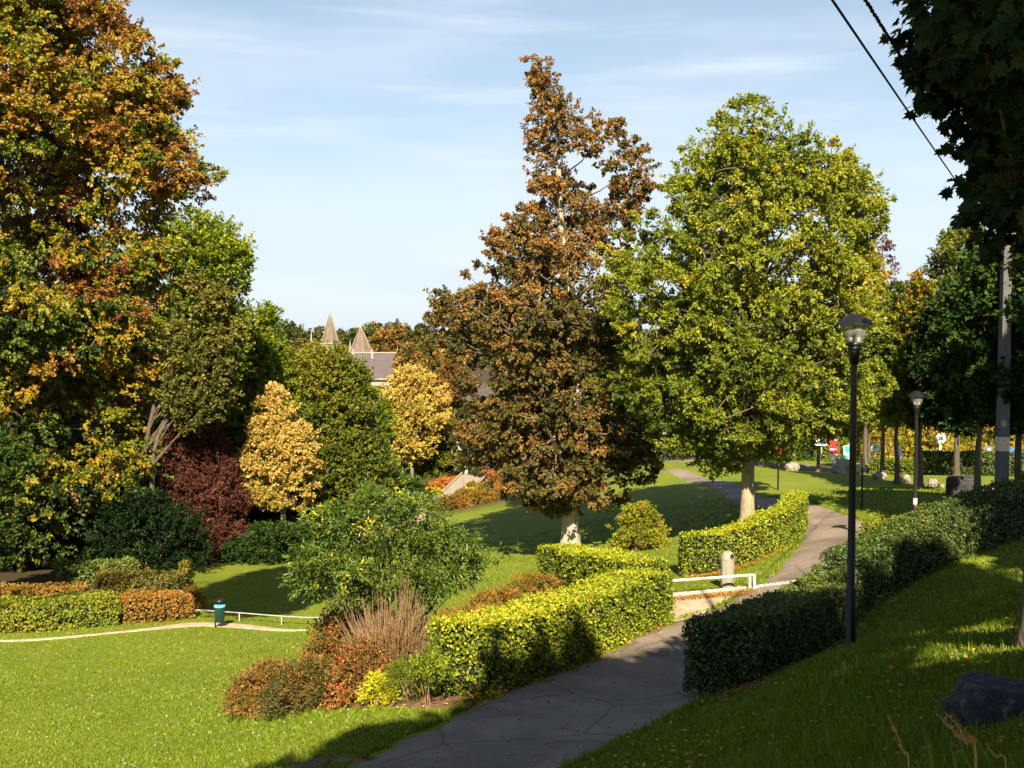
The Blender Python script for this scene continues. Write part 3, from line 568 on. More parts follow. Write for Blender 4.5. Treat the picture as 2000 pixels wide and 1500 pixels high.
# ------------------------------------------------------------------ hedges
def hedge(name, label, pts, w, h, leaf, dens=520, L=.075, tone=(.5,.12), ends=True, top=0.0, group=None, hfun=None, bulge=.0, T=RH):
    """pts: (px, d) along the centre line"""
    c = catmull([(PX(p, d), d) for p, d in pts], 60) if len(pts) > 2 else np.linspace([PX(pts[0][0], pts[0][1]), pts[0][1]], [PX(pts[1][0], pts[1][1]), pts[1][1]], 60)
    seg = np.linalg.norm(np.diff(c, axis=0), axis=1); s = np.r_[0, np.cumsum(seg)]; Lt = s[-1]
    def cx(u): return np.interp(u, s, c[:, 0]), np.interp(u, s, c[:, 1])
    def frame(u):
        x, y = cx(u); e = .15; xa, ya = cx(np.clip(u-e, 0, Lt)); xb, yb = cx(np.clip(u+e, 0, Lt))
        tx, ty = xb-xa, yb-ya; l = np.hypot(tx, ty)+1e-9; return x, y, tx/l, ty/l
    hv = lambda u: h*(1 + .02*np.sin(u*1.7+1) + .015*np.sin(u*4.1)) 
    def surf(u, q, lat):   # lat in [-1,1] side, q in [0,1] height
        x, y, tx, ty = frame(u); o = lat*w/2
        X = x + ty*o; Y = y - tx*o
        return np.stack([X, Y, H(x + 0*X, y) *.5 + H(X, Y)*.5 + q*hv(u)], 1), np.stack([ty, -tx], 1)
    base = np.r_[cx(Lt/2), 0.]; base[2] = H([base[0]], [base[1]])[0]
    root = empty(name, base, label, 'hedge', group)
    # leaf shell
    P_ = []; Nn = []
    A_side = Lt*h; n_side = int(A_side*dens)
    for sgn in (-1, 1):
        u = rng.random(n_side)*Lt; q = .03+rng.random(n_side)*.97
        ins = rng.random(n_side)**2*.10
        corner = np.clip((q-.9)/.1, 0, 1)**2*.12
        rough = .035*np.sin(u*5+q*9+sgn)+.03*np.sin(u*11-q*7) + bulge*np.sin(q*math.pi)
        p, nr = surf(u, q, sgn*(1-(ins+corner+rough*-1)/(w/2))); P_.append(p); Nn.append(np.concatenate([nr*sgn, np.full((n_side,1), .25)], 1))
    nt_ = int(Lt*w*dens*1.15); u = rng.random(nt_)*Lt; la = rng.uniform(-1, 1, nt_)*.97
    p, nr = surf(u, np.ones(nt_), la); p[:, 2] -= rng.random(nt_)**2*.08 + .10*np.clip(np.abs(la)-.8, 0, 1)**1.5*2 - .03*np.sin(u*7)*np.sin(la*5); P_.append(p)
    Nn.append(np.tile([0, 0, 1.], (nt_, 1)))
    ne = int(w*h*dens)
    for ue, sg in ((0, -1), (Lt, 1)):
        q = .03+rng.random(ne)*.97; la = rng.uniform(-1, 1, ne)*.95
        x, y, tx, ty = frame(np.full(ne, ue)); p, _ = surf(np.full(ne, ue), q, la)
        dd = (rng.random(ne)**2*-.10 + .04*np.sin(q*9+la*4))*sg
        p[:, 0] += tx*dd; p[:, 1] += ty*dd; P_.append(p); Nn.append(np.stack([tx*sg, ty*sg, np.full(ne, .2)], 1))
    p = np.concatenate(P_); nr = np.concatenate(Nn); m = len(p)
    mb = MB()
    tn = tone[0] + .13*np.sin(p[:,0]*1.1+p[:,2]*2) * .6 + rng.normal(0, tone[1], m) + top*np.clip(nr[:, 2]-.3, 0, 1)  # tone lower on sides, brighter on top: sunlit top put into the colour
    hot = rng.random(m) < .012; tn[hot] += .3
    nn = nr + rnd3(m)*.75; ax = rnd3(m) + np.array([0, 0, -.15]); 
    leaves(mb, p, ax, nn, L*rng.uniform(.6, 1.35, m), .8, tn, T)
    # sprigs that stick out of the top
    ns = int(Lt*14); u = rng.random(ns)*Lt; p, _ = surf(u, np.ones(ns), rng.uniform(-1, 1, ns))
    ps = np.repeat(p, 5, 0); ps[:, 2] += rng.random(ns*5)*.07; ps += rnd3(ns*5)*.03
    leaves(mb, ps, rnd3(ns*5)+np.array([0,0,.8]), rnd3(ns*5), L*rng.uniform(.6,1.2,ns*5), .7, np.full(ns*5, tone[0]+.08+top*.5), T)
    mb.build('foliage', M[leaf], root, base)
    # twiggy core
    kb = MB(); us = np.linspace(.1, Lt-.1, 30); ring = [(-.72,.0),(-.78,.55),(-.70,.88),(.70,.88),(.78,.55),(.72,.0)]
    rows = []
    for la, q in ring:
        p, _ = surf(us, np.full(30, q), np.full(30, la*max(.3, 1-.12/w))); p[:, 2] -= .0; rows.append(p)
    v = np.stack(rows, 1).reshape(-1, 3); k = 6; i = np.arange(29)
    f = np.concatenate([np.stack([i*k+j, i*k+(j+1) % k, (i+1)*k+(j+1) % k, (i+1)*k+j], 1) for j in range(k)])
    kb.add(v, f); kb.add(v[:k], [list(range(k))]); kb.add(v[-k:], [list(range(k))[::-1]])
    kb.build('twigs', M['core'], root, base)
    return root

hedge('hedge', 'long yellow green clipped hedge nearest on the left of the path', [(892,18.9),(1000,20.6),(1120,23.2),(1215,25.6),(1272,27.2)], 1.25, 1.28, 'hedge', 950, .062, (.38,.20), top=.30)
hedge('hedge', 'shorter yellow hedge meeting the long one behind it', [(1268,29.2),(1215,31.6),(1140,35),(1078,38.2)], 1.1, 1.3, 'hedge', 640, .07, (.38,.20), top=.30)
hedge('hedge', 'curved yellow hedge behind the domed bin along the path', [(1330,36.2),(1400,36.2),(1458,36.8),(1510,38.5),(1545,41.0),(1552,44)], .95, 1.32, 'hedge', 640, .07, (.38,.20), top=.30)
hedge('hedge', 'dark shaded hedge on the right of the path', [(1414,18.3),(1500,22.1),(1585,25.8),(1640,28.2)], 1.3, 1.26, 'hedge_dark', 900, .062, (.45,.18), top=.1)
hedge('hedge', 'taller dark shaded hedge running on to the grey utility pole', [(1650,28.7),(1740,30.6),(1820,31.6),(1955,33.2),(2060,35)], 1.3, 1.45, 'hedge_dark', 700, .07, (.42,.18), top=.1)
hedge('hedge', 'low green hedge beyond the bend behind the dark hedge', [(1690,33.5),(1740,33),(1790,32.5)], .9, .9, 'hedge_green', 420, .09, (.4,.15))
hedge('hedge', 'green hedge at the lower left edge beside the gravel strip', [(-60,41.6),(60,41.6),(150,42.0),(222,42.6)], 1.8, 1.12, 'hedge_green', 420, .10, (.48,.17), bulge=.12)
hedge('hedge', 'rust coloured hedge between the green hedge and the dark green bin', [(238,43.0),(300,43.4),(358,44.2)], 1.6, 1.0, 'rust', 420, .10, (.55,.18), bulge=.1)
hedge('hedge', 'orange topped clipped hedge behind the green hedge at left', [(-60,45.4),(80,45.4),(165,45.8)], 1.4, 1.05, 'rust', 300, .11, (.50,.15))
hedge('hedge', 'green and rust hedge behind the rust coloured one', [(190,48.5),(280,48.8),(360,48.6)], 1.5, 1.15, 'rust', 300, .11, (.25,.18))
hedge('hedge', 'olive hedge in the shade below the orange tree', [(110,52.0),(200,53),(260,54)], 1.5, 1.0, 'hedge_dark', 300, .12, (.6,.18))
hedge('hedge', 'far brown green hedge along the gravel path across the valley lawn', [(330,69.5),(430,71.4),(540,73),(640,75)], 1.5, 1.15, 'rust', 240, .14, (.22,.15))
hedge('hedge', 'dark hedge far behind the street trees at right', [(1790,79),(1880,78),(2050,76)], 1.5, 1.6, 'hedge_dark', 200, .15, (.4,.12))
hedge('hedge', 'low green hedge beneath the slim street trees', [(1705,77),(1745,76),(1785,75)], 1.3, 1.0, 'hedge_green', 240, .14, (.3,.12))

# ------------------------------------------------------------------ shrubs
def shrub(name, label, px, d, rx, ry, h, leaf, n=60, cr=.25, K=9, Mn=8, L=.07, tone=(.5,.15), ratio=.6, stems=14, cat='shrub', group=None, dome=.6, stem='twig', lift=0., T=RH, droop=0., srad=.018):
    b = G(px, d); root = empty(name, b, label, cat, group)
    th = rng.random(n)*2*math.pi; q = rng.random(n)
    r = rng.random(n)**.45; zz = q
    pr = np.sqrt(np.clip(1-(np.clip(zz, 0, 1)**(1/dome*1.2))*.92, .02, 1))
    cen = np.stack([b[0]+rx*r*pr*np.cos(th), b[1]+ry*r*pr*np.sin(th), 0*th], 1)
    cen[:, 2] = H(cen[:,0], cen[:,1])*.6 + b[2]*.4 + lift + cr*.5 + zz*(h-lift-cr*.6)
    mb = MB(); crown(mb, cen, np.full(n, cr)*rng.uniform(.7,1.3,n), b+np.array([0,0,h*.1]), K, Mn, L, ratio, rng.normal(tone[0], tone[1], n), .75, .5, droop, T=T)
    mb.build('foliage', M[leaf], root, b)
    if stems:
        tb = MB()
        for q in rng.choice(n, min(stems, n), replace=False):
            e = cen[q]; s = b + np.array([rng.normal(0, rx*.12), rng.normal(0, ry*.12), -.05])
            tube(tb, catmull([s, s*.45+e*.55+[0,0,h*.1], e], 6), np.linspace(srad,.005,6)*(1+h*.3), 4)
        tb.build('stems', M[stem], root, b)
    return root
shrub('round_shrub', 'rounded yellow tipped shrub on the lawn between the two hedges', 1245, 46.5, 1.15, 1.1, 1.95, 'hedge_green', 110, .27, 10, 9, .10, (.6,.16), dome=.8)
shrub('rust_shrub', 'rust brown shrub at the lower left tip of the bed', 530, 22.6, 1.0, .9, .85, 'redbrown', 130, .17, 12, 9, .05, (.55,.17), T=OV)
shrub('rust_shrub', 'low olive brown shrub along the front of the bed', 622, 21.3, 1.15, .75, .78, 'redbrown', 150, .17, 12, 9, .05, (.34,.17), T=OV)
shrub('rust_shrub', 'tall orange red shrub in the middle of the bed', 680, 22.4, 1.05, .85, 1.65, 'redbrown', 190, .19, 12, 9, .055, (.62,.17), T=OV)
shrub('rust_shrub', 'red tinged shrub just left of the yellow bush', 708, 20.4, .7, .6, 1.05, 'redbrown', 110, .17, 12, 9, .05, (.68,.2), T=OV)
shrub('rust_shrub', 'dark red shrub behind the foot of the dry stems', 690, 25.0, .7, .6, 1.15, 'redbrown', 80, .2, 10, 9, .055, (.45,.2), T=OV)
shrub('rust_shrub', 'reddish shrub at the left foot of the dry stems', 755, 20.6, .6, .5, 1.0, 'redbrown', 90, .17, 11, 9, .05, (.6,.17), T=OV)
shrub('heather_shrub', 'low green heather like shrub right of the yellow bush', 795, 19.2, .5, .35, .6, 'hedge_green', 80, .12, 12, 9, .035, (.30,.12), ratio=.35)
shrub('yellow_bush', 'small bright yellow bush at the front of the bed', 738, 19.3, .3, .26, .42, 'yellowbush', 34, .10, 10, 7, .05, (.5,.17))
shrub('wiry_shrub', 'small wiry shrub with pale forked stems by the hedge end', 836, 18.2, .34, .3, .82, 'green', 34, .15, 8, 7, .055, (.5,.25), stems=7, lift=.38, stem='reed', srad=.006)
for px, d, lb in ((905,29.5,'low rusty shrub behind the left end of the long hedge'),(975,32.0,'low rusty shrub behind the middle of the long hedge'),(1040,35,'low rusty shrub near the inner corner of the two hedges')):
    shrub('low_shrub', lb, px, d, 1.1, .5, .62, 'rust', 60, .2, 9, 8, .07, (.5,.2), group='low rusty shrubs behind the long hedge')
shrub('yellow_bush', 'yellowish sprig bush above the rust coloured hedge', 358, 49.2, .55, .5, 1.5, 'gold', 40, .22, 9, 8, .10, (.35,.2))
shrub('rust_shrub', 'reddish shrub at the right end of the rust coloured hedge', 372, 46, .5, .5, .8, 'rust', 40, .2, 9, 8, .09, (.55,.2))

# pinnate leaved shrub with dry stems in the middle foreground
b = G(772, 21.6); root = empty('elder_shrub', b, 'spreading dark green shrub with yellow sprigs growing out of dry brown stems', 'shrub')
lobes = [((770,985),.75),((690,1010),.62),((640,1060),.5),((850,1000),.6),((900,1040),.4),((625,1105),.42),((700,1090),.65),((790,1060),.72),((870,1100),.5),((905,1110),.38),((760,1150),.5),((820,1150),.35),((690,1150),.42),((660,990),.4),((740,975),.4),((930,1085),.3),((600,1115),.25),((735,1050),.4),((800,1110),.4),((850,1060),.35)]
cs, rs = [], []
for (x, y), r in lobes:
    x = 772 + (x-772)*.84; c0 = P(x, y+18, 21.6) + np.array([0, rng.uniform(-.6,.6), 0]); k = int(10*r/.5)
    cs.append(c0 + rng.normal(0, 1, (k,3))*r*np.array([.62,.6,.27])); rs.append(np.full(k, .17))
cs = np.concatenate(cs); rs = np.concatenate(rs)
mb = MB(); crown(mb, cs, rs, b+np.array([0,0,1.2]), 10, 12, .10, .36, rng.normal(.50,.17,len(cs)), .4, .9, .22, tleaf=.12, up=1.2)
mb.build('foliage', M['elder'], root, b)
tb = MB()
for q in rng.choice(len(cs), 60, replace=False):
    e = cs[q]; s = b + np.array([rng.normal(0,.12), rng.normal(0,.12), -.05]); tube(tb, catmull([s, s*.5+e*.5+[0,0,.25], e], 7), np.linspace(.016,.005,7), 4)
tb.build('stems', M['bark'], root, b)
db = MB()
for k in range(620):
    a = rng.random()*2*math.pi; r0 = rng.random()**.5*.28; spread = rng.random()**.7
    s = b + np.array([math.cos(a)*r0, math.sin(a)*r0-.75, -.05]); hgt = rng.uniform(1.2, 2.4)*(1-.25*spread); o = spread*1.0*rng.uniform(.5,1)
    if k < 14: hgt += rng.uniform(.2,.8); o *= .5
    e = s + np.array([math.cos(a)*o, math.sin(a)*o, hgt]); 
    tube(db, catmull([s, s*.5+e*.5+rng.normal(0,.05,3), e+rng.normal(0,.05,3)], 5), np.linspace(.010,.004,5), 4)
db.build('dry_stems', M['reed'], root, b)

# steps and its shrubs
b = P(868, 985, 90); t_ = P(926, 927, 101)
sb = np.array([b[0], b[1], float(H([b[0]],[b[1]])[0])]); dirv = unit((t_-b)[:2]); perp = np.array([dirv[1], -dirv[0]]); ln = np.linalg.norm((t_-b)[:2])
root = empty('stone_steps', sb, 'long flight of pale stone steps climbing between orange shrubs', 'steps')
ns = 14; zt = t_[2]
for i in range(ns):
    m = MB(); c = sb[:2] + dirv*ln*(i+.5)/ns; top = sb[2] + (zt-sb[2])*(i+1)/ns
    box(m, (c[0], c[1], top-.35), (2.2, ln/ns+.02, .7), math.atan2(dirv[1], dirv[0])-math.pi/2)
    m.build('step', M['stair'], root, sb)
for sg in (-1, 1):
    m = MB(); pts = [[*(sb[:2]+dirv*u*ln+perp*sg*1.2), sb[2]+(zt-sb[2])*u+.1] for u in (0,.33,.66,1)]
    for a_, b_ in zip(pts[:-1], pts[1:]): tube(m, [a_, b_], [.14,.14], 4, smooth=False)
    m.build('side_wall', M['stair'], root, sb)
pb = P(911, 927, 101.8); pb[2] = t_[2]-.1
m = MB(); lathe(m, pb, [(.2,0),(.2,.15),(.15,.2),(.14,.62),(.2,.66),(.2,.72),(.1,.8),(.02,.92)], 10)
tag(m.build('stone_bollard', M['kerb']), 'pale stone post at the top of the steps', 'post')
orange = [(880,100,1.6,1.0,.9,'orange','orange shrub left of the top of the steps'),(842,98,1.3,1.0,.8,'orange','orange shrub left of the middle of the steps'),(792,97,1.6,1.2,1.0,'orange','orange shrub furthest left of the steps'),(835,93,1.6,1.0,.9,'yellowbush','yellow shrub just left of the lower steps'),(948,101,1.3,1.0,1.1,'orange','orange shrub right of the top of the steps'),(925,94,1.0,1.0,.9,'rust','rusty shrub right of the middle of the steps'),(945,90,1.3,1.2,.9,'rust','rusty shrub at the upper corner of the lawn'),(905,88,1.2,1.0,.9,'redbrown','brown shrub right of the foot of the steps'),(885,84,1.4,1.0,.9,'rust','rusty shrub at the foot of the steps'),(975,97,1.3,1.0,1.2,'redbrown','brown shrub on the bank right of the steps'),(1050,104,1.6,1.2,2.4,'orange','glowing orange shrub seen under the beech boughs'),(820,84,2.2,1.2,1.1,'mid','green shrub below the steps beside the gravel path'),(990,103,1.6,1.2,2.2,'rust','tall rusty shrub left of the beech trunk')]
orange += [(935,86,1.3,1.0,.8,'rust','rusty low shrub low on the bank nearest the lawn'),(960,92,1.4,1.0,.8,'orange','orange low shrub in the middle of the bank'),(1000,96,1.5,1.0,.8,'redbrown','brown low shrub high on the bank beside the lawn edge'),(985,99.5,1.4,1.0,1.0,'orange','orange low shrub high on the bank under the beech'),(920,90,1.0,.9,.8,'yellowbush','yellowish shrub right beside the steps'),(1025,101,1.5,1.0,1.3,'rust','rusty shrub under the left boughs of the beech')]
for px, d, rx, ry, h, lf, lb in orange:
    shrub('bank_shrub', lb, px, d, rx, ry, h, lf, 60, .33, 9, 8, .13, (.5,.18), stems=8, group='shrubs on the bank by the stone steps')
for px, d, h, lf, tn, lb in ((285,57.3,4.0,'dark',.0,'added near black bush standing in for shade in front of the leaning trunks'),(553,61.5,1.7,'dark',.45,'low bush hiding the foot of the golden tree'),(250,66,5.5,'dark',.15,'added dark bush with deep shade put into its leaf tone right of the orange tree trunk'),(500,64.5,1.3,'dark',.7,'low dark green bush left of the golden tree foot'),(600,64.5,1.2,'green',.3,'low green bush right of the golden tree foot'),(480,78,2.6,'dark',.6,'dark bush behind the far hedge'),(560,80,2.4,'green',.35,'green bush behind the far hedge'),(625,80,2.2,'dark',.8,'dark green bush at the right end of the far hedge'),(720,82,2.0,'mid',.35,'green bush beneath the green trees'),(300,78,4.5,'dark',.3,'dark bush far behind the purple bush'),(240,70,5.0,'dark',.3,'dark bush behind the trunk of the orange tree'),(770,86,2.6,'dark',.6,'dark bush left of the steps')):  # lowest leaf tones put black shade into the colour of two added bushes
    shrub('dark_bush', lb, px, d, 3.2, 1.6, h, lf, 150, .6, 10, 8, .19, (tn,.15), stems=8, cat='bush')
# yellow bushes across the road
for i, (px, lf, tn) in enumerate(((1700,'ochre',.25),(1755,'yellowbush',.35),(1810,'ochre',.3),(1865,'yellowbush',.4),(1925,'gold',.45),(1985,'ochre',.35),(1640,'green',.5),(1540,'green',.4),(1460,'mid',.4))):
    shrub('roadside_bush', ['yellow green bush beyond the road right of the near lamp post','yellow bush beyond the road left of the distant lamp','yellow bush beyond the road right of the distant lamp','yellow green bush beyond the road behind the round mirror','orange tinged bush beyond the road near the grey pole','golden bush beyond the road at the right edge','green bush beyond the road behind the signs','green bush beyond the road right of the ash trunk','green bush beyond the road left of the sunlit roadside trunk'][i],
          px, 101+i % 2, 2.1, 1.4, 5.2, lf, 190, .6, 11, 8, .2, (tn,.2), stems=6, cat='bush', group='bushes beyond the road')
# distant wood (one mass) and the bigger round trees by the church
def mass(name, label, pts, leaf, n, cr, L, tn):
    cen = []; 
    for px, yt, d, rw, dep in pts:
        c = P(px, yt, d); k = n; a = rnd3(k); a[:, 2] = np.abs(a[:, 2])
        rr = rw/F*d
        q = a*np.array([rr, rr*.6, dep])*rng.random(k)[:, None]**.3; q[:, 2] -= dep; cen.append(c+q)
    cen = np.concatenate(cen); mb = MB()
    crown(mb, cen, np.full(len(cen), cr), cen.mean(0)-[0,0,20], 5, 7, L, .9, rng.normal(tn,.18,len(cen)), .8, .4)
    return mb.build(name, M[leaf])
tag(mass('distant_wood', '', [(x, 642+7*math.sin(x*.031)+5*math.sin(x*.11), 560+20*math.sin(x), 40, 22) for x in range(-400, 2500, 30)], 'far', 170, 3.2, 1.5, .35), 'far wooded hillside behind the church', 'wood', kind='stuff')
for px, yt, d, rw, tn, lb in ((765,634,430,46,.8,'round brownish tree on the hillside right of the spires'),(822,638,420,34,.35,'green tree on the hillside right of the brownish one'),(690,652,440,20,.1,'small green tree between the two spires'),(850,662,300,60,.55,'broad mixed tree below the hillside right of the church roof'),(560,650,380,34,.1,'dark conifer like tree left of the spires'),(590,668,330,22,.45,'olive tree left of the left spire base'),(800,680,260,26,.8,'orange brown tree at the end of the church roof')):
    b = P(px, yt, d); zb = float(H([b[0]],[b[1]])[0]); bb = np.array([b[0], b[1], zb]); rr = rw/F*d; hh = min(b[2]-zb, rr*2.6)
    rows = [(b[2]-hh, b[0]-rr*.7, b[0]+rr*.7),(b[2]-hh*.6, b[0]-rr, b[0]+rr),(b[2]-hh*.25, b[0]-rr*.85, b[0]+rr*.85),(b[2]-hh*.05, b[0]-rr*.4, b[0]+rr*.4),(b[2], b[0]-rr*.15, b[0]+rr*.15)]
    tree('hillside_tree', lb, px, d, rows, 'far', n=160, cr=rr*.22, K=8, Mn=8, L=.9, trunk=.4, nl=5, base=bb, world=True, tone=(tn,.14), cat='tree')

# ------------------------------------------------------------------ church
S = 350/F
def Q(px, py, dy=0): return P(px, py, 350+dy)
cb = Q(700, 742); cb[2] = -22
root = empty('church', cb, 'distant stone church with slate roof and two pointed spires', 'church')
rl, rr_, el, er = Q(672,690,7), Q(776,690.5,7), Q(672,741,0), Q(795,741,0)
m = MB(); hip = Q(794,716,2.5)
bk = np.array([0, 14., 0])
v = np.array([el, er, hip, rr_, rl, el+bk, er+bk, hip+[0,9,0]])
m.add(v, [[0,1,2,3,4],[4,3,7,6,5],[1,6,7,2],[2,7,3]]); m.build('roof', M['slate'], root, cb)
m = MB(); tube(m, [rl+[0,0,.15], rr_+[0,0,.15]], [.28,.28], 4, smooth=False); tube(m, [rr_, hip], [.33,.33], 4); tube(m, [hip, er+[0,0,.3]], [.33,.33], 4); tube(m, [el+[0,-.25,0], er+[0,-.25,0]], [.3,.3], 4, smooth=False)
lathe(m, rr_, [(.35,-.1),(.28,.8),(.1,1.4),(.03,2.4)], 6); m.build('ridge_trim', M['church'], root, cb)
m = MB(); box(m, (el[0]/2+er[0]/2, 357, (el[2]-24)/2), (er[0]-el[0]-.8, 13, el[2]+24)); w = m.build('wall', M['church'], root, cb)
for k in range(7):
    m = MB(); x = el[0]+2+k*2.7; z = el[2]-4.5
    m.add([[x-.5,350.42,z-2.2],[x+.5,350.42,z-2.2],[x+.5,350.42,z+1],[x,350.42,z+2],[x-.5,350.42,z+1]], [[0,1,2,3,4]]); m.build('window', M['pane'], root, cb)
def spire(px, ytop, ybase, hw, dy, seg=8):
    t, b_ = Q(px, ytop, dy), Q(px, ybase, dy); h = t[2]-b_[2]; r = hw*S
    m = MB(); lathe(m, b_, [(r,0),(r*.52,h*.5),(.1,h*.97)], seg, smooth=False, phase=math.pi/8, cap=False); o = m.build('spire', M['spire'], root, cb)
    m = MB(); lathe(m, t, [(.3,-.8),(.35,-.4),(.12,0),(.05,1.2)], 6); m.build('finial', M['church'], o, cb)
    m = MB(); a = np.arange(seg)*2*math.pi/seg+math.pi/8
    for q in a: tube(m, [b_+[r*math.cos(q)*1.01, r*math.sin(q)*1.01, 0], b_+[r*.53*math.cos(q), r*.53*math.sin(q), h*.5], b_+[.1*math.cos(q), .1*math.sin(q), h*.97]], .13, 4)
    m.build('rib', M['stone'], o, cb)
    m = MB(); box(m, (b_[0], b_[1], (b_[2]-24)/2), (r*2.05, r*2.05, b_[2]+24)); m.build('tower', M['church'], root, cb)
    m = MB(); box(m, (b_[0], b_[1], b_[2]+.2), (r*2.3, r*2.3, .4)); m.build('parapet', M['church'], root, cb)
spire(645, 610, 672, 19, 18); spire(705, 636, 690, 24, 12)
for px, yt, yb, dy in ((690,678,694,6),(727,681,692,6),(657,670,684,10),(665,666,684,10),(684,664,690,16),(676,675,694,5),(622,665,680,10),(608,646,676,14),(632,672,684,10),(669,679,690,6)):
    b_ = Q(px, yb, dy); t = Q(px, yt, dy); h = t[2]-b_[2]
    m = MB(); lathe(m, b_-[0,0,6], [(.5,0),(.5,6),(.62,6.1),(.28,6+h*.55),(.04,6+h)], 6, smooth=False); m.build('pinnacle', M['church'], root, cb)

# ------------------------------------------------------------------ houses seen through the leaves
def house(label, px, d, w, dp, hw, hr, mat='render'):
    b = G(px, d); root = empty('house', b, label, 'house'); x, y, z = b
    m = MB(); box(m, (x, y, z+hw/2), (w, dp, hw)); 
    m.add([[x-w/2,y-dp/2,z+hw],[x-w/2,y+dp/2,z+hw],[x-w/2,y,z+hw+hr-.2]], [[0,1,2]]); m.add([[x+w/2,y-dp/2,z+hw],[x+w/2,y+dp/2,z+hw],[x+w/2,y,z+hw+hr-.2]], [[0,2,1]])
    m.build('wall', M[mat], root, b)
    m = MB(); e = .4
    for t in (0, .14):
        m.add([[x-w/2-e,y-dp/2-e,z+hw-.15+t],[x+w/2+e,y-dp/2-e,z+hw-.15+t],[x+w/2+e,y,z+hw+hr+t],[x-w/2-e,y,z+hw+hr+t]], [[0,1,2,3]])
        m.add([[x-w/2-e,y+dp/2+e,z+hw-.15+t],[x+w/2+e,y+dp/2+e,z+hw-.15+t],[x+w/2+e,y,z+hw+hr+t],[x-w/2-e,y,z+hw+hr+t]], [[3,2,1,0]])
    rf = m.build('roof', M['tile'], root, b)
    m = MB(); box(m, (x+w*.3, y, z+hw+hr+.3), (.7,.7,1.4)); m.build('chimney', M['stone'], rf, b)
    for fl in range(int(hw//2.6)):
        for k in range(4):
            if fl == 0 and k == 1: continue
            wx = x - w/2 + w*(k+.5)/4; wz = z+1.6+fl*2.7
            m = MB(); box(m, (wx, y-dp/2-.02, wz), (1.15,.06,1.35)); wn = m.build('window_frame', M['white'], root, b)
            m = MB(); box(m, (wx, y-dp/2-.06, wz), (.95,.03,1.15)); m.build('pane', M['pane'], wn, b)
    m = MB(); box(m, (x-w/2+w*.375, y-dp/2-.03, z+1.05), (1,.08,2.1)); m.build('door', M['bark'], root, b)
house('cream house glimpsed through the left boughs of the copper beech', 955, 150, 9, 8, 6.5, 2.8)
house('white house glimpsed through the crown of the ash tree', 1405, 132, 9, 8, 8, 3)
house('white house glimpsed behind the copper beech trunk', 1215, 145, 11, 8, 5.5, 2.6)

# ------------------------------------------------------------------ lamps
def lamp(label, px, d, hgt, head=1.0, sticker=None):
    b = G(px, d); root = empty('lamp_post', b, label, 'lamp', 'park lamp posts'); s = head
    m = MB(); lathe(m, b, [(.10,-.1),(.10,.02),(.085,.05),(.085,.95),(.062,1.0),(.058,2.4),(.048,hgt-.72*s)], 16); m.build('pole', M['blackmetal'], root, b)
    z = b+np.array([0,0,hgt-.78*s])
    m = MB(); lathe(m, z, [(.055*s,0),(.075*s,.03*s),(.08*s,.19*s),(.10*s,.21*s),(.085*s,.23*s),(.115*s,.25*s),(.115*s,.27*s),(.09*s,.28*s),(.12*s,.30*s),(.12*s,.34*s),(.09*s,.36*s)], 18); m.build('collar', M['blackmetal'], root, b)
    m = MB(); lathe(m, z, [(.115*s,.34*s),(.17*s,.45*s),(.235*s,.64*s)], 24, cap=False); m.build('lamp_shade', M['glass'], root, b)
    m = MB(); lathe(m, z, [(.03*s,.34*s),(.03*s,.66*s)], 10); m.build('stem', M['blackmetal'], root, b)
    for sg in (-1, 1):
        m = MB(); lathe(m, z+[sg*.062*s,0,0], [(.022*s,.35*s),(.034*s,.38*s),(.034*s,.46*s),(.01*s,.50*s)], 10); m.build('bulb', M['white'], root, b)
    m = MB(); lathe(m, z, [(.30*s,.625*s),(.298*s,.642*s),(.19*s,.74*s),(.12*s,.78*s),(.11*s,.795*s),(.02*s,.80*s)], 10, smooth=False); m.build('cap', M['blackmetal'], root, b)
    if sticker:
        m = MB(); lathe(m, b+[0,0,sticker], [(.064,0),(.066,.19)], 12, cap=False); st = m.build('sticker', M['white'], root, b)
        m = MB(); lathe(m, b+[0,0,sticker-.12], [(.065,0),(.066,.09)], 12, cap=False); m.build('sticker_band', M['red'], st, b)
lamp('tall black park lamp nearest the viewer beside the dark hedge', 1664, 17.3, 5.30)
lamp('smaller more distant park lamp beyond the dark hedge with a white sticker', 1787, 34, 4.55, .92, 1.05)

# small posts
def post(name, label, px, d, h, r, mat, extra=None, cat='post'):
    b = G(px, d); root = empty(name, b, label, cat); m = MB(); lathe(m, b, [(r,-.1),(r,h)], 10); m.build('post', M[mat], root, b)
    if extra: extra(root, b)
    return root
def redplate(root, b):
    m = MB(); box(m, b+[0,0,2.2], (.34,.05,.3)); m.build('sign_plate', M['red'], root, b)
    m = MB(); box(m, b+[0,0,1.98], (.6,.3,.04)); m.build('shelf', M['blackmetal'], root, b)
post('sign_post', 'thin black post with small red plate standing on the bank left of the lamp', 1519, 62, 2.35, .05, 'blackmetal', redplate, 'sign')
def edgeplate(root, b):
    m = MB(); box(m, b+[0,0,2.0], (.04,.55,.4)); m.build('sign_plate', M['galv'], root, b)
post('sign_post', 'thin grey post with edge on plate just right of the tall lamp', 1683, 46, 2.2, .045, 'blackmetal', edgeplate, 'sign')
post('marker_post', 'thin dark pole at the far edge of the valley lawn', 591, 62.5, 2.1, .05, 'blackmetal')
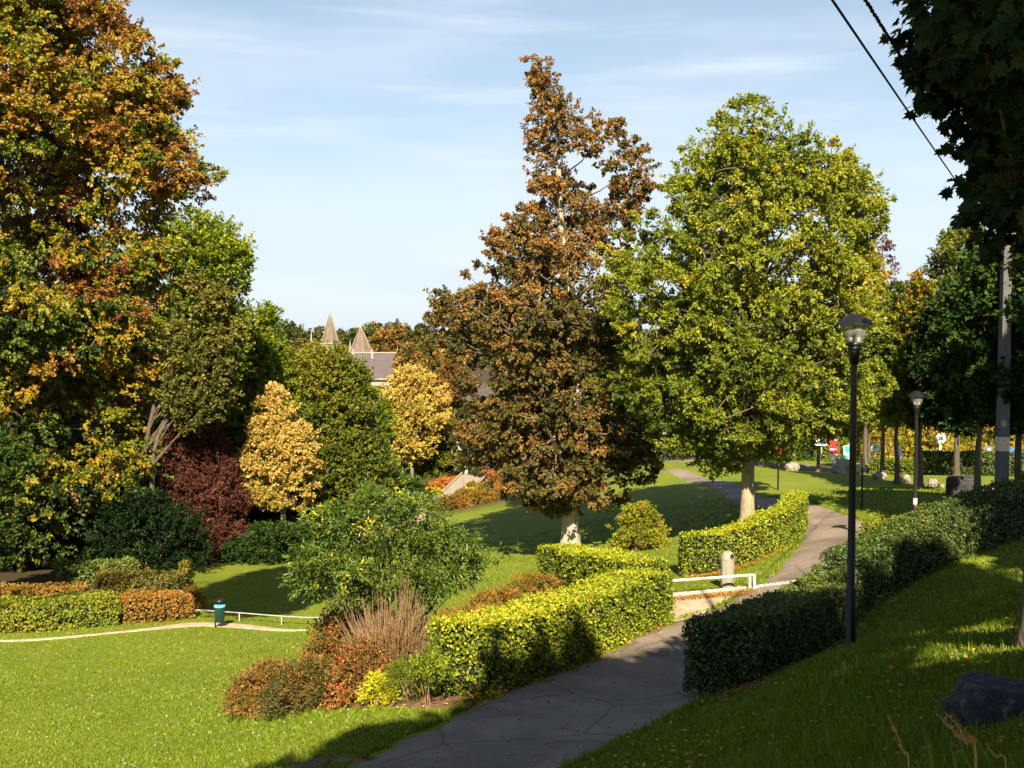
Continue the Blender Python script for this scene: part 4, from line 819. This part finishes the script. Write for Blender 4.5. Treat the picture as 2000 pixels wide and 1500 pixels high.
def disc(root, c, r, mat, name='sign_plate', bar=True, z=0):
    m = MB(); a = np.arange(20)*2*math.pi/20; c = np.asarray(c)
    v = np.concatenate([np.stack([c[0]+r*np.cos(a), np.full(20, c[1]+o), c[2]+r*np.sin(a)], 1) for o in (-.02, .02)])
    i = np.arange(20); m.add(v, np.stack([i, (i+1)%20, 20+(i+1)%20, 20+i], 1)); m.add(v[:20], [list(range(20))]); m.add(v[20:], [list(range(20))[::-1]])
    o = m.build(name, M[mat], root, root.location)
    if bar: m = MB(); box(m, (c[0], c[1]-.03, c[2]), (r*1.4,.012,r*.36)); m.build('white_bar', M['white'], o, root.location)
def noentry(root, b):
    disc(root, b+[0,-.07,2.42], .34, 'red'); disc(root, b+[0,-.07,1.72], .34, 'red')
    m = MB(); c = b+np.array([0,-.09,1.0]); m.add([c+[-.36,0,.38], c+[.36,0,.38], c+[0,0,-.38]], [[0,2,1]]); m.add([c+[-.36,.03,.38], c+[.36,.03,.38], c+[0,.03,-.38]], [[0,1,2]]); m.build('triangle_plate', M['white'], root, b)
post('road_sign', 'two red and white no entry signs on one post', 1625, 79, 2.8, .04, 'galv', noentry, 'sign')
def panel(root, b):
    m = MB(); box(m, b+[0,-.06,1.15], (.85,.05,1.75)); p_ = m.build('panel', M['white'], root, b)
    m = MB(); box(m, b+[.02,-.095,1.72], (.75,.01,.45)); m.build('printed_patch', M['signgreen'], p_, b)
    m = MB(); box(m, b+[.18,-.095,.95], (.4,.01,.5)); m.build('printed_patch', M['signgreen'], p_, b)
    m = MB(); box(m, b+[-.22,-.095,1.15], (.3,.01,.25)); m.build('printed_patch', M['signgreen'], p_, b)
post('information_panel', 'white and green information panel left of the tall lamp', 1657, 77.5, 2.2, .04, 'galv', panel, 'sign')
def mirror(root, b):
    disc(root, b+[0,-.07,2.75], .4, 'white', bar=False); m = MB(); box(m, b+[.03,-.1,2.75], (.35,.02,.3)); m.build('printed_patch', M['concrete'], root, b)
post('road_sign', 'round white sign on a white pole behind the pink banner', 1834, 84, 3.0, .09, 'white', mirror, 'sign')
b = G(1838, 82.5); root = empty('banner', b, 'pink and cream banner under the round white sign', 'banner'); b = b+np.array([0,0,.35])
m = MB(); box(m, b+[0,0,1.05], (1.35,.04,.75)); m.build('panel', M['pink'], root, b-[0,0,.35])
m = MB(); [lathe(m, b+[s,.05,-.5], [(.03,0),(.03,1.9)], 6) for s in (-.62,.62)]; m.build('frame', M['galv'], root, b-[0,0,.35])
def rdisc(root, b): disc(root, b+[0,-.07,1.9], .36, 'white', bar=False); m = MB(); box(m, b+[-.05,-.1,1.95], (.3,.012,.28)); m.build('printed_patch', M['signgreen'], root, b)
post('road_sign', 'small round white sign right of the tall lamp', 1707, 82, 2.3, .04, 'galv', rdisc, 'sign')
def cone(root, b): m = MB(); lathe(m, b+[0,0,.9], [(.26,0),(.26,.5),(.12,.8),(.12,1.25),(.05,1.3)], 10); m.build('marker', M['white'], root, b)
post('marker_post', 'white bottle shaped marker behind the slim street tree', 1756, 80, 1.2, .05, 'galv', cone)
def bluep(root, b): m = MB(); box(m, b+[0,-.05,1.75], (.42,.04,.75)); m.build('sign_plate', M['blue'], root, b); m = MB(); box(m, b+[0,-.08,1.8], (.2,.01,.45)); m.build('white_symbol', M['white'], root, b)
post('road_sign', 'small blue sign left of the grey utility pole', 1928, 80, 2.1, .04, 'galv', bluep, 'sign')
def bluep2(root, b): m = MB(); box(m, b+[0,-.05,1.55], (.4,.04,.85)); m.build('sign_plate', M['blue'], root, b)
post('road_sign', 'small blue sign right of the grey utility pole', 1974, 78, 2.0, .04, 'galv', bluep2, 'sign')
def gable(root, b):
    m = MB(); c = b+np.array([0,-.06,2.3]); v = [c+[-.5,0,-.3],c+[.5,0,-.3],c+[.5,0,0],c+[0,0,.55],c+[-.5,0,0]]; m.add(v, [[0,1,2,3,4]]); m.add([q+np.array([0,.04,0]) for q in v], [[4,3,2,1,0]]); pl = m.build('sign_plate', M['white'], root, b)
    m = MB(); box(m, c+[.1,-.02,-.12], (.4,.012,.2)); m.build('printed_patch', M['blue'], pl, b)
post('road_sign', 'white pointed sign left of the no entry signs', 1603, 81, 2.6, .05, 'galv', gable, 'sign')

# utility pole
b = G(1955, 35); root = empty('utility_pole', b, 'grey concrete utility pole with a pale patch behind the dark hedge', 'utility pole')
m = MB(); zt = P(1965, 440, 35)[2]; box(m, ((b[0]), b[1], (b[2]+zt)/2-.1), (.34,.34,zt-b[2]+.2), taper=.72); pl = m.build('pole', M['concrete'], root, b)
m = MB(); zz = P(1960, 868, 35)[2]; lathe(m, (b[0], b[1], zz-.2), [(.235,0),(.238,.1),(.235,.45)], 4, cap=False, smooth=False, phase=math.pi/4); m.build('poster', M['patch'], pl, b)
m = MB(); box(m, (b[0], b[1]-.2, zt-.25), (.7,.08,.1)); m.build('bracket', M['galv'], root, b)
ptop = np.array([b[0], b[1]-.22, zt-.2])
# slim pole with an arm behind the distant lamp
b = G(1792, 60); root = empty('utility_pole', b, 'slim brown pole with a curved arm behind the distant lamp', 'utility pole'); zt = P(1792, 655, 60)[2]
m = MB(); lathe(m, b, [(.16,-.1),(.11,zt-b[2])], 12); m.build('pole', M['bark_ash'], root, b)
m = MB(); e = np.array([b[0], b[1], zt-.9]); tube(m, catmull([e, e+[.4,-.2,-.18], e+[.8,-.3,-.05], e+[1.0,-.35,.2]], 10), .03, 6); m.build('arm', M['galv'], root, b)

# cables
near1 = P(1470, -230, 6.4); near2 = P(1530, -260, 6.2)
def cable(name, label, a, b_, r, twist, sag):
    u = np.linspace(0, 1, 260); c = a[None]*(1-u[:, None]) + b_[None]*u[:, None]; c[:, 2] -= sag*4*u*(1-u)
    m = MB()
    if not twist: tube(m, c, r, 8)
    else:
        Ln = np.linalg.norm(b_-a)
        for k in range(3):
            ph = u*Ln/.28*2*math.pi + k*2*math.pi/3
            tube(m, c + np.stack([np.cos(ph)*r*.9, 0*ph, np.sin(ph)*r*.9], 1), r*.8, 6)
    root = tag(m.build(name, M['cable']), label, 'cable')
cable('power_cable', 'thin straight overhead cable at the upper right', near1, ptop+np.array([-.3,0,-.35]), .011, False, .05)
cable('power_cable', 'thicker twisted overhead cable at the upper right', near2, ptop+np.array([-.1,0,.25]), .012, True, .05)

# ------------------------------------------------------------------ bins and rails
b = G(1422, 32.2); root = empty('litter_bin', b, 'grey domed litter bin standing beside the path', 'bin')
m = MB(); lathe(m, b, [(.20,-.05),(.205,.03),(.205,.84)], 28); bd = m.build('body', M['concrete_bin'], root, b)
for a in (-2.35,):
    m = MB(); box(m, b+[.207*math.cos(a), .207*math.sin(a), .43], (.02,.03,.82), a); m.build('hinge_strip', M['galv'], bd, b)
m = MB(); lathe(m, b, [(.212,.845),(.212,.875),(.205,.90),(.19,.98),(.15,1.05),(.08,1.09),(.02,1.10)], 28); dm = m.build('dome', M['concrete_bin'], root, b)
m = MB(); c = b+np.array([.075,-.155,.955]); a = np.arange(18)*2*math.pi/18; n_ = unit(np.array([.42,-.86,.3])); u_ = unit(np.cross(n_, [0,0,1])); w_ = np.cross(u_, n_)
m.add([c+n_*.055+u_*.075*math.cos(q)+w_*.065*math.sin(q) for q in a], [list(range(18))]); m.build('opening', M['cable'], dm, b)  # black disc stands in for the shaded inside of the opening
m = MB(); tube(m, [c+n_*.055+u_*.078*math.cos(q)+w_*.068*math.sin(q) for q in np.append(a, [0])], .008, 5); m.build('opening_rim', M['concrete_bin'], dm, b)

b = G(424, 41.2); root = empty('litter_bin', b, 'dark green litter bin with pale blue liner on a post at left', 'bin')
m = MB(); lathe(m, b+[-.12,.0,0], [(.028,-.05),(.028,1.0)], 8); m.build('post', M['blackmetal'], root, b)
m = MB(); lathe(m, b+[.06,-.02,.22], [(.15,0),(.17,.02),(.205,.60)], 18); bd = m.build('body', M['darkgreen'], root, b)
m = MB(); lathe(m, b+[.06,-.02,.80], [(.21,0),(.215,.05),(.20,.07)], 18); m.build('liner', M['cyan'], bd, b)
m = MB(); lathe(m, b+[.06,-.02,1.0], [(.2,0),(.21,.03),(.12,.11),(.02,.13)], 18); m.build('lid', M['blackmetal'], root, b)
m = MB(); [box(m, b+[.06+s,-.02,.93], (.02,.02,.16)) for s in (-.17,.17)]; m.build('lid_bracket', M['blackmetal'], root, b)

def rail(label, pts, h, r, posts, mat='white', name='rail', endpost=True):
    g = [G(p, d) for p, d in pts]; root = empty('low_rail', g[0], label, 'railing')
    m = MB(); tube(m, [q+np.array([0,0,h]) for q in (catmull(g, 24) if len(g) > 2 else g)], r, 8); m.build('rail', M[mat], root, g[0])
    for p, d in posts:
        q = G(p, d); m = MB(); lathe(m, q, [(r*1.15,-.08),(r*1.15,h+r*.6)], 8); m.build('post', M[mat], root, g[0])
rail('white tubular barrier in front of the domed bin', [(1290,31.6),(1475,31.55)], 0.42, .036, [(1475,31.55),(1466,31.6),(1300,31.6)])
rail('low white rail curving behind the dark green bin', [(362,44.0),(420,43.3),(465,42.7),(548,41.9),(628,41.2),(712,40.6),(760,40.3)], .34, .024, [(372,43.9),(465,42.7),(548,41.9),(628,41.2),(707,40.6)], 'galv')
rail('low white rail beyond the shrub on the lawn', [(905,62),(912,57)], .4, .03, [(905,62),(912,57)], 'galv')
# kerb across the path
a, c = G(1474, 31.7), G(1600, 32.0); m = MB()
for k in range(12):
    q = a+(c-a)*(k+.5)/12; q[2] = H([q[0]],[q[1]])[0]; box(m, q+[0,0,.0], (.152,.2,.13))
tag(m.build('kerb', M['kerb']), 'pale stone kerb strip laid across the footpath', 'kerb', kind='structure')
a, c = G(1292, 31.35), G(1474, 31.7); m = MB()
for k in range(16):
    q = a+(c-a)*(k+.5)/16; q[2] = H([q[0]],[q[1]])[0]; box(m, q+[0,0,.0], (.165,.2,.13))
tag(m.build('kerb', M['kerb']), 'pale stone kerb below the white barrier', 'kerb', kind='structure')
# low curb wall on the far right
a, c = G(1800, 60), G(2040, 47); m = MB()
for k in range(30):
    q = a+(c-a)*(k+.5)/30; q[2] = H([q[0]],[q[1]])[0]; box(m, q, (abs(c[0]-a[0])/30*.98,.35,.36), math.atan2(c[1]-a[1], c[0]-a[0])*.9)
tag(m.build('kerb', M['stone']), 'low stone edging beneath the street trees', 'kerb', kind='structure')

# ------------------------------------------------------------------ rocks
def rock(label, px, d, sx, sy, sz, mat='stone', sink=.25, cut=0.):
    b = G(px, d); import bmesh
    bm = bmesh.new(); bmesh.ops.create_icosphere(bm, subdivisions=4, radius=1)
    ph = rng.random(6)*6
    for v in bm.verts:
        q = v.co; k = 1 + .14*math.sin(q.x*3+ph[0])*math.sin(q.y*3+ph[1]) + .10*math.sin(q.z*5+ph[2]+q.x*4) + .05*math.sin(q.x*9+ph[3])*math.sin(q.z*8+ph[4]) + .03*math.sin(q.x*19+q.y*17)*math.sin(q.z*21+ph[5])
        v.co = Vector((max(-.95,min(.95,q.x*k))*sx*1.05, max(-.92,min(.92,q.y*k))*sy*1.05, max(-.9,min(.86,q.z*k))*sz*1.12))
    me = bpy.data.meshes.new('boulder'); bm.to_mesh(me); bm.free(); me.materials.append(M[mat])
    for p in me.polygons: p.use_smooth = True
    o = bpy.data.objects.new('boulder', me); o.location = (b[0], b[1], b[2]+sz*(1-sink)-sz*.3); o.rotation_euler[2] = rng.random()*.6; C.objects.link(o); tag(o, label, 'boulder')
rock('large pinkish boulder below the information panel', 1651, 75, .95, .7, .7)
rock('grey boulder between the roadside trunks right of the ash', 1545, 84, .6, .5, .5)
rock('reddish boulder right of the tall lamp post', 1716, 66, .45, .4, .33)
rock('reddish boulder at the foot of the slim street tree', 1762, 63.5, .45, .4, .33)
rock('small boulder right of the distant lamp post', 1820, 62, .28, .25, .2)
rock('dark boulder in shade left of the grey utility pole', 1880, 50, .75, .6, .6, 'darkstone')
rock('large dark stone block in the shaded grass at the right edge', 1972, 8.0, .42, .35, .20, 'darkstone', .2)
rock('pale rough stone in the bottom right corner', 1985, 5.0, .22, .2, .10, 'stone', .1)
rock('pale boulder beneath the copper beech boughs', 1080, 98, .8, .6, .5)

# dry grass stalks bottom right
def stalk(label, pts, d, heads):
    p = [P(x, y, d) for x, y in pts]; b = p[0].copy(); b[2] = H([b[0]],[b[1]])[0]; m = MB(); c = catmull([b]+p, 20)
    tube(m, c, np.linspace(.0035,.0016,20), 5)
    k = heads; q = c[np.clip((rng.random(k)*11+6).astype(int), 0, 19)] + rnd3(k)*.008
    leaves(m, q, rnd3(k)+unit(c[-1]-c[0])*1.2, rnd3(k), .02*rng.uniform(.6,1.3,k), .35, np.full(k,.5))
    tag(m.build('grass_stalk', M['straw']), label, 'dry grass')
stalk('single dry grass stalk leaning left at the bottom of the view', [(1775,1500),(1765,1470),(1750,1430),(1733,1396)], 4.0, 16)
stalk('dry seed head bending over beside the dark stone', [(1905,1475),(1885,1450),(1860,1425),(1826,1390)], 4.0, 60)
stalk('second dry stalk close behind the bending seed head', [(1907,1478),(1888,1445),(1868,1415),(1844,1390)], 4.05, 40)
stalk('thin dry stalk leaning over the pale corner stone', [(1965,1500),(1945,1478),(1925,1452)], 4.0, 6)

# ------------------------------------------------------------------ grass, daisies, fallen leaves
def scatter(n, d0, d1, pw=1.6):
    u = rng.random(n); d = (d0**(1-pw) + u*(d1**(1-pw)-d0**(1-pw)))**(1/(1-pw))
    x = rng.uniform(-.52, .52, n)*d; return x, d
x, y = scatter(420000, 5, 60, 1.35)
k = ~offgrass(x, y) & ~((x < -14) & (y > 46)); x, y = x[k], y[k]; n = len(x)
z = H(x, y)
pat = np.sin(x*1.3+np.sin(y*.9)*2)*np.sin(y*1.1+x*.4)
hgt = rng.uniform(.03, .065, n)*(1+.25*pat) * np.where(x > y*.2, 1.5, 1.0); wid = .010+.0006*y
tall = (rng.random(n) < .03) & (x > y*.28) & (y < 17); hgt[tall] *= 2.0
lean = rng.normal(0, .45, (n, 2)); a = rng.random(n)*math.pi
v0 = np.stack([x-np.cos(a)*wid, y-np.sin(a)*wid, z-.01], 1); v1 = np.stack([x+np.cos(a)*wid, y+np.sin(a)*wid, z-.01], 1)
v2 = np.stack([x+lean[:,0]*hgt, y+lean[:,1]*hgt, z+hgt], 1)
m = MB(); m.add(np.stack([v0,v1,v2],1).reshape(-1,3), np.arange(3*n).reshape(n,3), np.repeat(np.clip(.48+rng.normal(0,1,n)*np.where(y>18,.10,.17)+.1*pat,0,1),3))
tag(m.build('grass', M['grassblade']), 'short mown grass blades covering the lawn', 'grass', kind='stuff')
# longer tufts along the path edges and hedge feet
eh = np.concatenate([catmull([(PX(p, d), d) for p, d in main_L], 400), catmull([(PX(p, d), d) for p, d in main_R], 400)])
q = eh[rng.integers(0, 800, 15000)] + rng.normal(0, .10, (15000, 2)); q = q[(q[:, 1] < 52) & ~inpoly(q[:, 0], q[:, 1], poly_main)]
n = len(q); z = H(q[:, 0], q[:, 1]); a = rng.random(n)*math.pi; hg = rng.uniform(.05, .15, n); wd = .008+.0005*q[:, 1]; le = rng.normal(0, .5, (n, 2))
m = MB(); m.add(np.stack([np.stack([q[:,0]-np.cos(a)*wd, q[:,1]-np.sin(a)*wd, z-.01], 1), np.stack([q[:,0]+np.cos(a)*wd, q[:,1]+np.sin(a)*wd, z-.01], 1), np.stack([q[:,0]+le[:,0]*hg, q[:,1]+le[:,1]*hg, z+hg], 1)], 1).reshape(-1,3), np.arange(3*n).reshape(n,3), np.repeat(np.clip(rng.normal(.55,.2,n),0,1),3))
tag(m.build('grass', M['grassblade']), 'longer grass tufts along the edges of the footpath', 'grass', kind='stuff')
# weeds in the shaded bank
x, y = scatter(900, 7, 18, 1.2); k = (x > y*.25) & ~offgrass(x, y); x, y = x[k], y[k]; n = len(x); z = H(x, y)
m = MB(); q = np.repeat(np.stack([x,y,z+.03],1), 6, 0); nn = len(q); leaves(m, q, rnd3(nn)*[1,1,.3]+[0,0,.25], rnd3(nn)*.4+[0,0,1], .05*rng.uniform(.6,1.3,nn), .8, rng.normal(.5,.15,nn))
tag(m.build('weeds', M['green']), 'small leafy weeds in the grass bank at right', 'weeds', kind='stuff')
x, y = scatter(220, 18, 44, 1.2); k = (x < -y*.08) & ~offgrass(x, y); x, y = x[k], y[k]; n = len(x); z = H(x, y)
m = MB(); a = np.arange(6)*math.pi/3; r_ = .018; v = np.stack([x[:,None]+r_*np.cos(a), y[:,None]+r_*np.sin(a), z[:,None]+.055+0*a], 2); m.add(v.reshape(-1,3), np.arange(6*n).reshape(n,6))
tag(m.build('daisies', M['daisy']), 'tiny white daisies dotted over the sunlit lawn', 'flowers', kind='stuff')
x, y = scatter(7500, 6, 60, 1.3); z = H(x, y)+.055; n = len(x); keep = (x > -y*.12); x, y, z = x[keep], y[keep], z[keep]; n = len(x)
m = MB(); leaves(m, np.stack([x,y,z],1), rnd3(n)*[1,1,.1], rnd3(n)*.3+[0,0,1], .055*rng.uniform(.6,1.3,n), .8, rng.random(n), OV)
for hp in ([(905,18.1),(1010,19.9),(1130,22.3),(1225,24.8),(1285,26.3)], [(1345,35.2),(1400,35.2),(1460,35.8),(1520,37.6)], [(1440,17.4),(1520,21),(1600,24.6),(1650,26.6)], [(1310,30.6),(1400,30.8),(1470,31)]):
    e = catmull([(PX(p, d), d) for p, d in hp], 200)[rng.integers(0, 200, 1500)] + rng.normal(0, .18, (1500, 2)); k_ = len(e)
    leaves(m, np.stack([e[:,0], e[:,1], H(e[:,0], e[:,1])+.05+rng.random(k_)*.03], 1), rnd3(k_)*[1,1,.2], rnd3(k_)*.4+[0,0,1], .05*rng.uniform(.6,1.3,k_), .8, rng.random(k_)*.7, OV)
tag(m.build('fallen_leaves', M['fallen']), 'scattered fallen autumn leaves on path and grass', 'leaves', kind='stuff')

# ------------------------------------------------------------------ light
w = bpy.data.worlds.new("World"); sc.world = w; w.use_nodes = True; nt = w.node_tree; nt.nodes.clear(); lk = nt.links
sk = nt.nodes.new('ShaderNodeTexSky'); sk.sky_type = 'NISHITA'; sk.sun_disc = False; sk.sun_elevation = R(SUN_EL); sk.sun_rotation = R(SUN_AZ)
sk.air_density = 1.0; sk.dust_density = 0.6; sk.ozone_density = 1.0
tc = nt.nodes.new('ShaderNodeTexCoord')
def cl(scale, rot, s, lo, hi, det=6):
    mp = nt.nodes.new('ShaderNodeMapping'); mp.inputs['Scale'].default_value = scale; mp.inputs['Rotation'].default_value = rot
    lk.new(tc.outputs['Generated'], mp.inputs[0]); n = nt.nodes.new('ShaderNodeTexNoise'); n.inputs['Scale'].default_value = s; n.inputs['Detail'].default_value = det; n.inputs['Roughness'].default_value = .5
    lk.new(mp.outputs[0], n.inputs['Vector']); mr = nt.nodes.new('ShaderNodeMapRange'); mr.interpolation_type = 'SMOOTHSTEP'
    mr.inputs['From Min'].default_value = lo; mr.inputs['From Max'].default_value = hi; lk.new(n.outputs[0], mr.inputs[0]); return mr
c1 = cl((1, 1, 5), (0, R(-14), 0), 2.2, .42, .72); c2 = cl((1.2, 1.2, 13), (0, R(3), 0), 2.6, .48, .75)
mxv = nt.nodes.new('ShaderNodeMath'); mxv.operation = 'ADD'; lk.new(c1.outputs[0], mxv.inputs[0]); lk.new(c2.outputs[0], mxv.inputs[1])
ml = nt.nodes.new('ShaderNodeMath'); ml.operation = 'MULTIPLY_ADD'; ml.inputs[1].default_value = .50; ml.inputs[2].default_value = .30; ml.use_clamp = True; lk.new(mxv.outputs[0], ml.inputs[0])
mx = nt.nodes.new('ShaderNodeMix'); mx.data_type = 'RGBA'; sx_ = nt.nodes.new('ShaderNodeSeparateXYZ'); lk.new(tc.outputs['Generated'], sx_.inputs[0])
def mrr(sock, a, b, c, d):
    q = nt.nodes.new('ShaderNodeMapRange'); q.interpolation_type = 'SMOOTHSTEP'; lk.new(sock, q.inputs[0])
    for i_, v_ in zip((1,2,3,4), (a,b,c,d)): q.inputs[i_].default_value = v_
    return q.outputs[0]
hz = mrr(sx_.outputs[2], .15, .75, 1.0, .0); ny_ = mrr(sx_.outputs[1], -.1, .6, .12, 1.0); lowz = mrr(sx_.outputs[2], -.02, .22, .6, .0)
f1 = nt.nodes.new('ShaderNodeMath'); f1.operation = 'MULTIPLY'; lk.new(ml.outputs[0], f1.inputs[0]); lk.new(hz, f1.inputs[1])
f3 = nt.nodes.new('ShaderNodeMath'); f3.operation = 'ADD'; f3.use_clamp = True; lk.new(f1.outputs[0], f3.inputs[0]); lk.new(lowz, f3.inputs[1])
f2 = nt.nodes.new('ShaderNodeMath'); f2.operation = 'MULTIPLY'; lk.new(f3.outputs[0], f2.inputs[0]); lk.new(ny_, f2.inputs[1])
lk.new(f2.outputs[0], mx.inputs[0]); lk.new(sk.outputs[0], mx.inputs[6]); mx.inputs[7].default_value = (5.9, 6.75, 7.5, 1)
bgn = nt.nodes.new('ShaderNodeBackground'); bgn.inputs[1].default_value = 0.05; lk.new(mx.outputs[2], bgn.inputs[0])
wo = nt.nodes.new('ShaderNodeOutputWorld'); lk.new(bgn.outputs[0], wo.inputs[0])
sun = bpy.data.lights.new('sun', 'SUN'); sun.energy = 5.0; sun.angle = R(.5); sun.color = (1, .86, .62)
so = bpy.data.objects.new('sun', sun); C.objects.link(so)
az = R(SUN_AZ); el_ = R(SUN_EL)
sd = Vector((math.sin(az)*math.cos(el_), math.cos(az)*math.cos(el_), math.sin(el_)))
so.rotation_euler = sd.to_track_quat('Z', 'Y').to_euler()
vs = sc.view_settings; vs.view_transform = 'Standard'; vs.look = 'None'; vs.gamma = 1; vs.exposure = 1.45
sc.cycles.max_bounces = 5; sc.cycles.diffuse_bounces = 2; sc.cycles.glossy_bounces = 2; sc.cycles.transmission_bounces = 3; sc.cycles.transparent_max_bounces = 8
